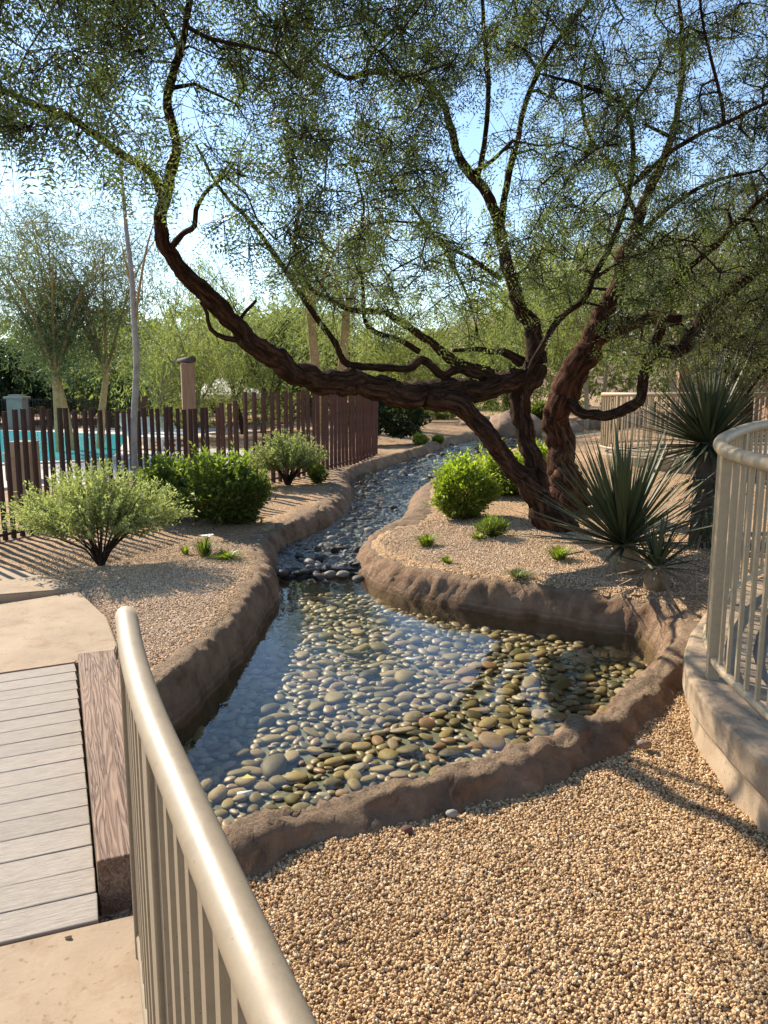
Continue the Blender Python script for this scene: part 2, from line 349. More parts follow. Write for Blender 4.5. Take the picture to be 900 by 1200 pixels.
# ------------------------------------------------------------------ the lie of the land
CTRL = np.array([(.5, 2, -.10), (1.2, 2.6, -.14), (-.3, 1.5, -.10), (1.25, 3.3, -.15), (1.5, 4.0, -.1), (0, .5, -.1), (1.3, 1, -.1),
    (-2.5, 5.5, -.05), (-3, 7, 0), (-1.7, 5.6, -.01), (-1.45, 5.2, 0), (-1.4, 6.2, 0), (-1.5, 6.8, .0), (-1.75, 4.6, -.04), (1.5, 6.75, .0), (.7, 7.2, .0), (-4, 8, 0), (-1.4, 7.3, 0), (-6, 4, -.07), (-2, 1, -.07), (-4, 2, -.07), (-1.2, 1.4, -.07), (-2.2, 4.8, -.07), (-3, 6, -.06),
    (1.5, 7.5, .0), (1.6, 8.6, .06), (.6, 8.6, .02), (2.5, 6.4, .0), (2.8, 8, .06), (-1.6, 9.4, .06), (-1.5, 10.5, .1), (-1.5, 12, .13), (-1.2, 14, .18), (.1, 17, .27),
    (1.6, 12, .13), (3, 12, .2), (4, 14, .42), (2.5, 18, .35), (6, 16, .5), (1, 24, .5), (5, 25, .6), (-3.5, 11, .0), (-6, 10, -.03), (-8, 12, -.06), (-6, 16, -.06), (-3, 16, -.02), (-10, 20, -.06), (-4, 20, 0),
    (-20, 20, -.06), (-8, 30, -.04), (0, 40, .5), (-20, 60, 0), (20, 60, 1), (0, 100, .5), (3.5, 4, .05), (4, 7, .2), (6, 8, .3), (3.2, 9.5, .15), (-30, -10, -.07), (20, -10, 0), (0, -3, -.1)])
def Hb(x, y):
    x = np.asarray(x, float); y = np.asarray(y, float); num = np.zeros(x.shape); den = np.zeros(x.shape)
    for cx, cy, cz in CTRL:
        w_ = 1 / ((x - cx) ** 2 + (y - cy) ** 2 + .15) ** 1.6; num += w_ * cz; den += w_
    return num / den
def zs(y):                                # level of the running water
    return np.interp(y, [7.4, 7.7, 9, 10.2, 12.5, 15, 18, 21, 25, 30], [-.22, -.20, -.14, -.09, 0.0, .08, .18, .28, .38, .45])
WZ = -.275
def px_path(rows): return np.array([[*on(a, b, z), wi, wo, k] for a, b, z, wi, wo, k in rows])
# pixel crest, crest height, inner face width, outer width, ruggedness
Lrow = [(20, 905, -.14, .14, .35, 1), (100, 850, -.14, .14, .4, 1), (182, 797, .0, .13, .45, 1), (230, 757, .0, .15, .45, 1), (268, 720, .0, .17, .45, 1), (288, 690, .0, .2, .45, 1), (305, 664, .0, .22, .45, 1),
        (302, 640, .02, .22, .4, 1), (318, 620, .04, .18, .5, 1), (350, 604, .08, .25, .6, 1), (380, 588, .10, .3, .7, 1), (396, 569, .14, .3, .7, 1), (397, 555, .18, .25, .5, 1), (412, 545, .22, .2, .3, .7), (440, 537, .27, .18, .3, .5), (482, 525, .33, .2, .3, .5), (530, 511, .42, .25, .3, .5), (600, 498, .52, .25, .4, .5), (680, 488, .6, .3, .5, .5)]
Rrow = [(60, 1110, -.14, .18, .21, 1.35), (180, 1040, -.14, .18, .21, 1.35), (262, 983, -.002, .18, .21, 1.35), (300, 965, -.002, .18, .21, 1.35), (400, 932, -.002, .18, .21, 1.35), (500, 906, -.002, .18, .21, 1.35), (570, 888, -.002, .18, .21, 1.35), (640, 866, -.002, .18, .21, 1.35), (700, 836, -.002, .2, .21, 1.35),
        (748, 803, .0, .2, .22, 1.3), (785, 772, .0, .2, .22, 1.2), (808, 740, .0, .25, .3, 1.1), (800, 716, .0, .26, .35, 1.1), (765, 705, -.02, .18, .4, 1), (700, 695, -.02, .18, .4, 1), (640, 686, -.02, .18, .4, 1), (580, 678, -.01, .18, .4, 1), (520, 670, -.02, .19, .4, 1), (465, 658, -.03, .22, .45, 1), (436, 640, -.03, .22, .45, 1),
        (452, 620, .03, .25, .5, 1), (480, 606, .06, .3, .5, 1), (500, 588, .09, .35, .5, .8), (508, 568, .12, .35, .5, .8), (540, 549, .17, .35, .5, .8), (600, 530, .26, .35, .5, .8), (680, 511, .4, .4, .5, .8), (760, 500, .5, .4, .5, .8)]
Lp = resample(px_path(Lrow), .08); Rp = resample(px_path(Rrow), .08)
POLY = np.vstack([Rp[:, :2], Lp[::-1, :2]]); EDGE = [*Rp[:, :2]], [*Lp[:, :2]]
def chan_depth(x, y):                     # >0 inside the channel: distance from its rim
    d = np.minimum(dist_line(x, y, Rp[::3, :2]), dist_line(x, y, Lp[::3, :2]))
    return np.where(in_poly(x, y, POLY), d, -d)
def bed(y): return np.where(y < 7.5, -.43, np.where(y > 7.72, zs(y) - .07, -.43 + (y - 7.5) / .22 * (zs(7.72) - .07 + .43)))
def H(x, y):
    x = np.asarray(x, float); y = np.asarray(y, float); b = Hb(x, y); d = chan_depth(x, y)
    return b + (bed(y) - .03 - b) * sstep(-.02, .14, d)
def axis(lo, hi, step, far):
    a = list(np.arange(lo, hi + 1e-6, step)); s = step
    while a[-1] < far: s *= 1.22; a.append(a[-1] + s)
    s = step; b = []; c = lo
    while c > -far: s *= 1.22; c -= s; b.append(c)
    return np.array(b[::-1] + a)
ax_, ay_ = axis(-5, 5, .075, 900), axis(.5, 20, .085, 900)
GX, GY = np.meshgrid(ax_, ay_); GZ = H(GX.ravel(), GY.ravel())
fine = (np.abs(GX.ravel()) < 8) & (GY.ravel() > 0) & (GY.ravel() < 25)
GV = np.stack([GX.ravel(), GY.ravel(), GZ], 1)
nz = np.zeros(len(GV)); nz[fine] = vnoise(GV[fine], 2.2) * .018 + vnoise(GV[fine], 7, 3) * .006; GV[:, 2] += nz
nx, ny = len(ax_), len(ay_); I = np.arange(nx * ny).reshape(ny, nx)
GF = np.stack([I[:-1, :-1], I[:-1, 1:], I[1:, 1:], I[1:, :-1]], -1).reshape(-1, 4)
ground = tag(mk('ground', GV, GF, M['ground']), 'tan decomposed granite ground of the garden', kind='structure')
def gz(x, y): return float(H(np.array([x]), np.array([y]))[0])

# bed sheets (structure) under the pond and the stream
def bed_sheet(name, y0, y1, dz, mat, label, step):
    xs_ = np.arange(-3.6, 9, step); ys_ = np.arange(y0, y1, step); X, Y = np.meshgrid(xs_, ys_); d = chan_depth(X.ravel(), Y.ravel()).reshape(X.shape)
    Z = bed(Y) + dz; V = np.stack([X.ravel(), Y.ravel(), Z.ravel()], 1); I = np.arange(X.size).reshape(X.shape)
    q = np.stack([I[:-1, :-1], I[:-1, 1:], I[1:, 1:], I[1:, :-1]], -1).reshape(-1, 4)
    keep = (d.ravel()[q] > .03).all(1); q = q[keep]; u, inv = np.unique(q, return_inverse=True)
    return tag(mk(name, V[u], inv.reshape(q.shape), mat), label, kind='structure')
pond_bed = bed_sheet('pond_bed', 2.2, 7.72, .004, M['bed'], 'silty bed of the clear pond', .07)
stream_bed = bed_sheet('stream_bed', 7.72, 24, .004, M['bed'], 'dark bed of the shallow rocky stream', .1)

# sculpted banks: a cross-section swept along the rim
def bank(name, P, side, label, seed):
    T = np.gradient(P[:, :2], axis=0); T /= np.linalg.norm(T, axis=1)[:, None] + 1e-9
    N = np.stack([T[:, 1], -T[:, 0]], 1) * side           # points towards the water
    rows = []
    us = np.array([1.5, 1.15, 1.0, .95, .9, .84, .77, .68, .58, .46, .34, .22, .1, 0, -.1, -.2, -.3, -.4, -.5, -.6, -.7, -.8, -.9, -1.0, -1.12])
    for i in range(len(P)):
        x, y, zc, wi, wo, k = P[i]; b = float(bed(np.array(y))) - .04; wo_ = wo
        zo = float(Hb(np.array([x - N[i, 0] * wo]), np.array([y - N[i, 1] * wo]))[0])
        for u in us:
            if u > 0:
                px, py = P[i, :2] + N[i] * (u * wi); f = min(1, u); z = zc + (b - zc) * (f ** 2.6 if u <= 1 else 1) - (.05 if u > 1.2 else 0)
            else:
                px, py = P[i, :2] + N[i] * (u * wo_); f = -u; z = zc + (zo - .03 - zc) * (sstep(.25, 1.0, f) if k > 1.05 else sstep(-.1, .75, f)) - (.05 if f > 1.05 else 0)
            rows.append((px, py, z))
    V = np.array(rows); m = len(us); k = np.repeat(P[:, 5], m)
    ctr = np.repeat(P[:, :3], m, 0); ctr[:, 2] -= .15; D = V - ctr; D /= np.linalg.norm(D, axis=1)[:, None] + 1e-6
    amp = .030 * vnoise(V, 3.2, seed) + .026 * vnoise(V, 9, seed + 5) - .030 * np.abs(vnoise(V, 17, seed + 9)) + .010 * vnoise(V, 42, seed + 4)
    V = V + D * (amp * k)[:, None]
    n = len(P); I = np.arange(n * m).reshape(n, m); q = np.stack([I[:-1, :-1], I[1:, :-1], I[1:, 1:], I[:-1, 1:]], -1).reshape(-1, 4)
    if side < 0: q = q[:, ::-1]
    return tag(mk(name, V, q, M['bank']), label, 'bank')
bank('rock_bank', resample(px_path(Lrow), .035), 1, 'brown sculpted rock bank on the fence side, steep dark face with pale tide marks', 1.3)
bank('rock_kerb', resample(px_path(Rrow), .03), -1, 'rough brown sculpted rock kerb between the gravel and the pond, running on past the green bushes', 8.1)

# water
def water_sheet(name, y0, y1, zf, mat, label, step, wob):
    xs_ = np.arange(-3.6, 9, step); ys_ = np.arange(y0, y1, step); X, Y = np.meshgrid(xs_, ys_); d = chan_depth(X.ravel(), Y.ravel()).reshape(X.shape)
    Z = zf(Y); V = np.stack([X.ravel(), Y.ravel(), Z.ravel()], 1)
    I = np.arange(X.size).reshape(X.shape); q = np.stack([I[:-1, :-1], I[:-1, 1:], I[1:, 1:], I[1:, :-1]], -1).reshape(-1, 4)
    q = q[(d.ravel()[q] > -.02).all(1)]; u, inv = np.unique(q, return_inverse=True); V = V[u]
    if wob: V[:, 2] += wob * vnoise(V, 5, 2) + wob * .6 * vnoise(V, 13, 4)
    return tag(mk(name, V, inv.reshape(q.shape), mat), label, kind='structure')
water_sheet('pond_water', 2.2, 7.75, lambda Y: np.full(Y.shape, WZ), M['pond_water'], 'still clear water of the pebbled pond', .09, 0)
water_sheet('stream_water', 7.68, 24, lambda Y: zs(Y), M['stream_water'], 'shallow rippling water of the rocky stream', .06, .014)

# ------------------------------------------------------------------ stones
def stone_mesh(k, sub=2):
    bm = bmesh.new(); bmesh.ops.create_icosphere(bm, subdivisions=sub, radius=1)
    r = random.Random(k); ex = r.uniform(.75, .95)
    for v in bm.verts:
        n = 1 + .22 * mnoise.noise(v.co * .9 + Vector((k * 7.1, 0, 0))) + .07 * mnoise.noise(v.co * 2.3 + Vector((0, k * 3.3, 0)))
        v.co = Vector((v.co.x * n, v.co.y * n * ex, v.co.z * n))
    bm.verts.index_update(); V = np.array([v.co for v in bm.verts]); Fc = np.array([[v.index for v in f.verts] for f in bm.faces]); bm.free(); return V, Fc
SM = [stone_mesh(k) for k in range(8)]
def stone_data(mat, tagname):
    out = []
    for V, Fc in SM:
        o = mk(tagname, V, Fc, mat); out.append(o.data); bpy.data.objects.remove(o)
    return out
def pack(x0, x1, y0, y1, tries, rf, ok, over=.8):
    pts = []; cell = {}; cs = .16
    X = rng.uniform(x0, x1, tries); Y = rng.uniform(y0, y1, tries); d = chan_depth(X, Y)
    keep = ok(X, Y, d); X, Y, d = X[keep], Y[keep], d[keep]; rr = np.sort(rf(Y))[::-1]
    order = rng.permutation(len(X))
    for j, i in enumerate(order):
        x, y, r = X[i], Y[i], rr[min(len(rr) - 1, j * 1)] if False else rf(np.array([Y[i]]))[0]
        cx, cy = int(x // cs), int(y // cs); good = True
        for a in range(cx - 2, cx + 3):
            for b in range(cy - 2, cy + 3):
                for (qx, qy, qr) in cell.get((a, b), ()):
                    if (qx - x) ** 2 + (qy - y) ** 2 < ((qr + r) * over) ** 2: good = False; break
                if not good: break
            if not good: break
        if good: cell.setdefault((cx, cy), []).append((x, y, r)); pts.append((x, y, r))
    return np.array(pts)
def lay_stones(pts, zf, parent, mat, mat_mesh, squash, n_ind, tilt):
    vis = pts[:, 2] / pts[:, 1]                      # how large each shows
    px = 450 + 900 * pts[:, 0] / pts[:, 1]; vis = np.where((px > 190) & (px < 860), vis, 0)
    o_ = np.argsort(-vis); data = stone_data(mat, 'stone'); Vs, Fs, va, n0 = [], [], [], 0
    for k, i in enumerate(o_):
        x, y, r = pts[i]; z = zf(x, y, r); sx = r * random.uniform(.9, 1.35); sy = r * random.uniform(.75, 1.05); sz = r * random.uniform(*squash)
        e = (random.uniform(-tilt, tilt), random.uniform(-tilt, tilt), random.uniform(0, 6.28))
        if k < n_ind:
            s = link('stone', data[k % 8], parent); s.location = (x, y, z); s.scale = (sx, sy, sz); s.rotation_euler = e
        else:
            V, Fc = SM[k % 8]; ca, sa = math.cos(e[2]), math.sin(e[2]); W = V * [sx, sy, sz]
            W = np.stack([W[:, 0] * ca - W[:, 1] * sa + x, W[:, 0] * sa + W[:, 1] * ca + y, W[:, 2] + W[:, 0] * e[0] + z], 1)
            Vs.append(W); Fs.append(Fc + n0); va.append(np.full(len(V), random.random())); n0 += len(V)
    tag(mk('stones', np.concatenate(Vs), np.concatenate(Fs), mat_mesh, parent, True, {'var': np.concatenate(va)}), kind='stuff')
pr = lambda y: rng.choice([.028, .038, .05, .062, .08], p=[.22, .27, .26, .17, .08], size=len(y)) * rng.uniform(.9, 1.1, len(y))
pp = pack(-1.6, 2.4, 2.3, 7.75, 26000, pr, lambda X, Y, d: d > .10, .68)
lay_stones(pp, lambda x, y, r: -.43 + r * .30 + random.uniform(0, .012), pond_bed, M['pond_stone'], M['pond_stone_mesh'], (.30, .46), 300, .22)
sr = lambda y: (.028 + .075 * rng.random(len(y)) ** 1.8) * np.where(y > 14, 1.25, 1)
sill = [(np.interp(i / 33, [0, 1], [-1.06, -.20]) + random.uniform(-.03, .03), 7.60 + random.uniform(-.06, .16) + .25 * (i / 33), random.uniform(.05, .095)) for i in range(34)]
spk = pack(-1.7, 3.6, 7.55, 23, 60000, sr, lambda X, Y, d: (d > .02), .80)
spk = np.vstack([spk, sill])
def sz_(x, y, r):
    if y < 7.8: return random.uniform(-.34, -.20)
    return float(zs(y)) - (.02 if y < 8.7 else .05) + random.uniform(-.04, .03)
lay_stones(spk, sz_, stream_bed, M['stream_stone'], M['stream_stone_mesh'], (.4, .75), 300, .45)

# ------------------------------------------------------------------ loose gravel as instances
def gravel(name, pts, smin, smax, label, mt='gravel'):
    me = bpy.data.meshes.new(name); me.vertices.add(len(pts)); me.vertices.foreach_set('co', np.asarray(pts, np.float32).ravel())
    a = me.attributes.new('rot', 'FLOAT_VECTOR', 'POINT'); a.data.foreach_set('vector', rng.uniform(0, 6.28, (len(pts), 3)).astype(np.float32).ravel())
    s = rng.uniform(smin, smax, (len(pts), 1)) * rng.uniform(.7, 1.25, (len(pts), 3))
    a = me.attributes.new('siz', 'FLOAT_VECTOR', 'POINT'); a.data.foreach_set('vector', s.astype(np.float32).ravel())
    ob = link(name, me); ng = bpy.data.node_groups.new(name, 'GeometryNodeTree')
    ng.interface.new_socket('Geometry', in_out='INPUT', socket_type='NodeSocketGeometry'); ng.interface.new_socket('Geometry', in_out='OUTPUT', socket_type='NodeSocketGeometry')
    N = ng.nodes; gi = N.new('NodeGroupInput'); go = N.new('NodeGroupOutput'); iop = N.new('GeometryNodeInstanceOnPoints'); ico = N.new('GeometryNodeMeshIcoSphere')
    ico.inputs['Radius'].default_value = 1; ico.inputs['Subdivisions'].default_value = 1
    sp_ = N.new('GeometryNodeSetPosition'); nz_ = N.new('ShaderNodeTexNoise'); nz_.inputs['Scale'].default_value = .9
    sb = N.new('ShaderNodeVectorMath'); sb.operation = 'SUBTRACT'; sb.inputs[1].default_value = (.5, .5, .5)
    ng.links.new(nz_.outputs['Color'], sb.inputs[0]); ng.links.new(sb.outputs[0], sp_.inputs['Offset']); ng.links.new(ico.outputs[0], sp_.inputs['Geometry'])
    sm = N.new('GeometryNodeSetMaterial'); sm.inputs['Material'].default_value = M[mt]; ng.links.new(sp_.outputs[0], sm.inputs[0])
    def na(n): x = N.new('GeometryNodeInputNamedAttribute'); x.data_type = 'FLOAT_VECTOR'; x.inputs['Name'].default_value = n; return x.outputs[0]
    e2r = N.new('FunctionNodeEulerToRotation'); ng.links.new(na('rot'), e2r.inputs[0])
    ng.links.new(gi.outputs[0], iop.inputs['Points']); ng.links.new(sm.outputs[0], iop.inputs['Instance']); ng.links.new(e2r.outputs[0], iop.inputs['Rotation']); ng.links.new(na('siz'), iop.inputs['Scale'])
    ng.links.new(iop.outputs[0], go.inputs[0]); md = ob.modifiers.new('gravel', 'NODES'); md.node_group = ng
    me.materials.append(M[mt]); return tag(ob, label, 'gravel', kind='stuff')
def surf(X, Y):                            # height of the finished ground grid (bilinear)
    ix = np.clip(np.searchsorted(ax_, X) - 1, 0, nx - 2); iy = np.clip(np.searchsorted(ay_, Y) - 1, 0, ny - 2)
    fx = (X - ax_[ix]) / (ax_[ix + 1] - ax_[ix]); fy = (Y - ay_[iy]) / (ay_[iy + 1] - ay_[iy]); Z = GV[:, 2].reshape(ny, nx)
    return Z[iy, ix] * (1 - fx) * (1 - fy) + Z[iy, ix + 1] * fx * (1 - fy) + Z[iy + 1, ix] * (1 - fx) * fy + Z[iy + 1, ix + 1] * fx * fy
def gravel_pts(n, x0, x1, y0, y1, cond, lift):
    X = rng.uniform(x0, x1, n); Y = rng.uniform(y0, y1, n); d = chan_depth(X, Y); k = cond(X, Y, d); X, Y = X[k], Y[k]
    return np.stack([X, Y, surf(X, Y) + rng.uniform(-.002, lift, len(X))], 1)
g1 = gravel_pts(280000, -.75, 2.0, .9, 4.6, lambda X, Y, d: (d < -.13) & (X > -.62 - .0 * Y) & (Y < 5), .011)
gravel('gravel', g1, .0030, .0076, 'loose tan gravel spread between the pond kerb and the handrail')
g2 = gravel_pts(90000, -3.4, -.9, 4.4, 8.2, lambda X, Y, d: (d < -.06 - .22 * rng.random(len(X))) & (X > -3.4 + .9 * rng.random(len(X))) & (Y < 8.2 - 1.2 * rng.random(len(X))), .004)
gravel('gravel', g2, .004, .009, 'loose tan gravel around the grey-green shrub beside the fence', 'gravel_mid')
g3 = gravel_pts(90000, -.2, 3.2, 5.9, 9.6, lambda X, Y, d: (d < -.06 - .28 * rng.random(len(X))) & (X < 3.2 - .9 * rng.random(len(X))) & (Y < 9.6 - 1.5 * rng.random(len(X))), .004)
gravel('gravel', g3, .004, .010, 'loose tan gravel around the mesquite trunks and the spiky yucca', 'gravel_mid')
# ------------------------------------------------------------------ concrete path, landing, boardwalk
def slab(name, poly, ztop, thick, mat, parent=None, bev=.008):
    bm = bmesh.new(); vs_ = [bm.verts.new((x, y, ztop)) for x, y in poly]; f = bm.faces.new(vs_)
    if f.normal.z < 0: f.normal_flip()
    r = bmesh.ops.extrude_face_region(bm, geom=[f]); 
    for v in r['geom']:
        if isinstance(v, bmesh.types.BMVert): v.co.z -= thick
    bmesh.ops.recalc_face_normals(bm, faces=bm.faces[:])
    if bev: bmesh.ops.bevel(bm, geom=[e for e in bm.edges if abs(e.verts[0].co.z - ztop) < 1e-5 and abs(e.verts[1].co.z - ztop) < 1e-5], offset=bev, segments=2, affect='EDGES')
    me = bpy.data.meshes.new(name); bm.to_mesh(me); bm.free(); me.materials.append(mat); return link(name, me, parent)
bwA, bwB = on(0, 1104, 0)[:2], on(116, 1077, 0)[:2]        # near edge of the boardwalk
bwC, bwD = on(0, 790, 0)[:2], on(88, 777, 0)[:2]           # far edge
edge_near = (bwB - bwA) / np.linalg.norm(bwB - bwA); edge_far = (bwD - bwC) / np.linalg.norm(bwD - bwC)
path = slab('concrete_path', [tuple(bwD + edge_far * -.02 + (0, .012)), (-1.62, 4.36), (-1.70, 4.7), (-1.98, 5.3), tuple(on(93, 693, 0)[:2]), tuple(on(0, 708, 0)[:2]), tuple(on(0, 708, 0)[:2] + np.array([-6, -2.0])), tuple(bwC - edge_far * 5 + (0, .012))], 0, .12, M['concrete'])
tag(path, 'tan concrete path beyond the boardwalk', kind='structure')
a_, b_ = on(0, 705.5, 0)[:2], on(93, 690.5, 0)[:2]
tag(slab('concrete_path', [tuple(b_), tuple(on(80, 684, 0)[:2]), tuple(on(40, 673, 0)[:2]), tuple(on(0, 665, 0)[:2]), tuple(on(0, 665, 0)[:2] + np.array([-6, -.6])), tuple(a_ + np.array([-6, -2.0]))], .012, .13, M['concrete']), 'tan concrete path slab beside the fence', kind='structure')
lA = bwA - edge_near * 4
tag(slab('concrete_landing', [tuple(lA + (0, -.008)), tuple(bwA + (0, -.008)), tuple(bwB + edge_near * .14 + (0, -.008)), (-.50, 1.72), (-.28, 1.2), (.05, .5), (.3, -.5), (-5, -.5), (-6, 1)], -.004, .12, M['concrete']), 'tan concrete landing at the end of the boardwalk', kind='structure')
# boardwalk: planks of their own
bw = thing('boardwalk', 'pale weathered plank boardwalk edged with a reddish timber beam', 'boardwalk', (*((bwA + bwB) / 2), 0))
npl = 17
for i in range(npl):
    f0, f1 = i / npl, (i + 1) / npl
    q0, q1 = bwB + (bwD - bwB) * f0, bwB + (bwD - bwB) * f1; p0, p1 = bwA + (bwC - bwA) * f0, bwA + (bwC - bwA) * f1
    p0 = q0 + (p0 - q0) * 2.6; p1 = q1 + (p1 - q1) * 2.6
    gap = .004; g = G(); c = (p0 + p1 + q0 + q1) / 4; L = np.linalg.norm(((p0 + p1) - (q0 + q1)) / 2); W = np.linalg.norm(((p1 + q1) - (p0 + q0)) / 2)
    d = ((q0 + q1) - (p0 + p1)) / 2; ang = math.atan2(d[1], d[0])
    nrm = np.array([-math.sin(ang), math.cos(ang)]); W = abs(((q1 - q0)) @ nrm)
    g.box((0, 0, 0), (L, W - gap, .035), 0, .004); o = g.build('plank', M['plank'], bw)
    mid = (c - (bwA + bwB) / 2); o.location = (mid[0], mid[1], -.019 + random.uniform(-.0012, .0012)); o.rotation_euler = (0, random.uniform(-.0008, .0008), ang + random.uniform(-.002, .002))
fA, fB = on(112, 1010, .11)[:2], on(90, 766, .11)[:2]; d = fB - fA; L = np.linalg.norm(d); ang = math.atan2(d[1], d[0]) - math.pi / 2
bwid = .20; nrm = np.array([math.cos(ang), math.sin(ang)])
g = G(); g.box((0, 0, 0), (bwid, L, .22), 0, .006); o = g.build('edge_beam', M['beam'], bw)
o['label'] = 'reddish grained timber edge beam'
c = (fA + fB) / 2 + nrm * (bwid / 2 + .004) - (bwA + bwB) / 2; o.location = (c[0], c[1], .0); o.rotation_euler = (0, 0, ang)
for s in (-.9, .0, .9):                                     # joists under the planks
    g = G(); g.box((0, 0, 0), (.08, L, .14), 0, .004); o = g.build('joist', M['beam'], bw); c = (fA + fB) / 2 + nrm * (-.7 + s * .55) - (bwA + bwB) / 2; o.location = (c[0], c[1], -.108); o.rotation_euler = (0, 0, ang)
tag(slab('edging_strip', [tuple(bwC - edge_far * 3 + (0, .006)), tuple(bwD + (0, .006)), tuple(bwD + (0, .055)), tuple(bwC - edge_far * 3 + (0, .055))], .004, .1, M['timber']), 'narrow brown edging strip between boardwalk and path', 'edging')

# ------------------------------------------------------------------ railings
def railing(name, label, path, htop, rtop, posts, spacing, mat, origin, rb=.012, wb=.02, hbot=.10, group=None, post_w=.05, ztop=None):
    """path rows: x, y, zbase, ztop"""
    t = thing(name, label, 'railing', origin, group); O = np.array(origin)
    P = resample(np.asarray(path), .06); top = P[:, [0, 1, 3]] - O
    g = G(); g.tube(top, rtop, 16); 
    o = g.build('top_rail', mat, t, True)
    bot = P[:, :3].copy(); bot[:, 2] += hbot; g = G(); g.tube(bot - O, .021, 10); g.build('bottom_rail', mat, t, True)
    S = np.concatenate([[0], np.cumsum(np.linalg.norm(np.diff(P[:, :2], axis=0), axis=1))])
    def pt(s): return np.array([np.interp(s, S, P[:, k]) for k in range(4)])
    def direc(s): a, b = pt(max(0, s - .03)), pt(min(S[-1], s + .03)); return math.atan2(b[1] - a[1], b[0] - a[0])
    for s in posts:
        s = min(s, S[-1]); p = pt(s); g = G(); h = p[3] - p[2]
        g.box((0, 0, h / 2 - .015), (post_w, post_w, h + .02), direc(s), .004); o = g.build('post', mat, t); o.location = tuple(p[:3] - O)
    data = None; n = int(S[-1] / spacing)
    for i in range(n):
        s = (i + .5) * S[-1] / n
        if any(abs(s - q) < post_w * .7 for q in posts): continue
        p = pt(s); h = p[3] - p[2] - hbot
        if data is None:
            g = G(); g.box((0, 0, .5), (wb, wb, 1), 0, 0); o = g.build('baluster', mat, t); data = o.data
        else: o = link('baluster', data, t)
        o.location = tuple(p[:3] - O + np.array([0, 0, hbot])); o.scale = (1, 1, h); o.rotation_euler = (0, 0, direc(s))
    return t
RZ = 1.0
rp = [on(a, b, RZ)[:2] for a, b in [(148, 722), (156, 770), (176, 838), (215, 932), (262, 1042), (318, 1172)]]
d = rp[-1] - rp[-3]; d /= np.linalg.norm(d); rp += [rp[-1] + d * .4, rp[-1] + d * .9]
row = [(p[0], p[1], -.02, RZ) for p in rp]
S_ = np.linalg.norm(np.diff(np.array(rp), axis=0), axis=1).sum()
railing('handrail', 'taupe painted metal handrail with flat balusters running beside the boardwalk end', row, 1, .029, [.0, .78, 1.6], .085, M['rail'], (rp[0][0], rp[0][1], -.02), wb=.028, hbot=.085)

# curved ramp on the right: wall, walkway and railing
WP = np.array([(1.9, .4), (1.62, 1.2), (1.53, 1.95), (1.48, 2.65), (1.475, 3.15), (1.53, 3.65), (1.72, 4.17), (2.03, 4.7), (2.42, 5.25), (2.98, 5.8), (3.75, 6.35), (5.0, 6.9)])
Wp = resample(np.c_[WP, np.zeros(len(WP))], .06)[:, :2]
def wall_sweep(P, prof, mat, name, parent, rough=0.0, seed=1.0, loc=(0, 0, 0)):
    T = np.gradient(P, axis=0); T /= np.linalg.norm(T, axis=1)[:, None]; N = np.stack([T[:, 1], -T[:, 0]], 1)   # right of travel
    V = np.array([[*(P[i] + N[i] * u), z] for i in range(len(P)) for u, z in prof]); m = len(prof); n = len(P)
    if rough:
        a = vnoise(V, 4, seed) * rough + vnoise(V, 14, seed + 3) * rough * .4; NN = np.repeat(N, m, 0); V[:, :2] -= NN * a[:, None]
    I = np.arange(n * m).reshape(n, m); q = np.stack([I[:-1, :-1], I[1:, :-1], I[1:, 1:], I[:-1, 1:]], -1).reshape(-1, 4)
    F_ = [tuple(x) for x in q] + [tuple(I[0]), tuple(I[-1][::-1])]
    o = mk(name, V - np.array(loc), F_, mat, parent, False); return o
wl = thing('ramp_wall', 'buff concrete retaining wall with an overhanging coping beneath the curved railing', 'wall', (1.5, 3.4, -.1))
wall_sweep(Wp, [(.35, -.3), (.02, -.3), (.018, -.18), (.03, -.08), (.035, -.02), (.03, .045), (.35, .045)][::1], M['wall_concrete'], 'wall', wl, .014, 2, (1.5, 3.4, -.1))
cpz = [(.33, .04), (-.004, .042), (-.012, .06), (-.012, .175), (-.004, .19), (.02, .197), (.33, .199)]
wall_sweep(Wp, cpz, M['wall_concrete'], 'coping', wl, .006, 5, (1.5, 3.4, -.1))
T = np.gradient(Wp, axis=0); T /= np.linalg.norm(T, axis=1)[:, None]; N_ = np.stack([T[:, 1], -T[:, 0]], 1)
inner = Wp + N_ * .31; outer = Wp + N_ * 1.75
outer[:, 1] = np.where(outer[:, 0] > 6.0, outer[:, 1], outer[:, 1])
nW = len(Wp); V = np.vstack([np.c_[inner, np.full(nW, .15) + np.linspace(0, .22, nW) * 0], np.c_[inner + (outer - inner) * 1, np.full(nW, .15)]])
q = [(i, nW + i, nW + i + 1, i + 1) for i in range(nW - 1)]
tag(mk('ramp', V, [x[::-1] for x in q], M['concrete']), 'tan concrete ramp behind the curved railing', kind='structure')
rin = Wp + N_ * .095; S = np.concatenate([[0], np.cumsum(np.linalg.norm(np.diff(rin, axis=0), axis=1))])
zt = np.interp(rin[:, 1], [2.5, 3.7, 4.6, 5.5, 6.5, 7], [1.29, 1.315, 1.34, 1.37, 1.40, 1.42])
rows = np.c_[rin, np.full(len(rin), .195), zt][::6]
s0 = np.interp(3.62, rin[:, 1], S)
railing('railing', 'curved cream railing with round top rail on the buff wall', rows, 1, .034, [s0 - 2.9, s0 - 1.45, s0, s0 + 1.5, s0 + 3], .105, M['rail_pale'], (rin[0][0], rin[0][1], .195), wb=.017, hbot=.10, post_w=.055)
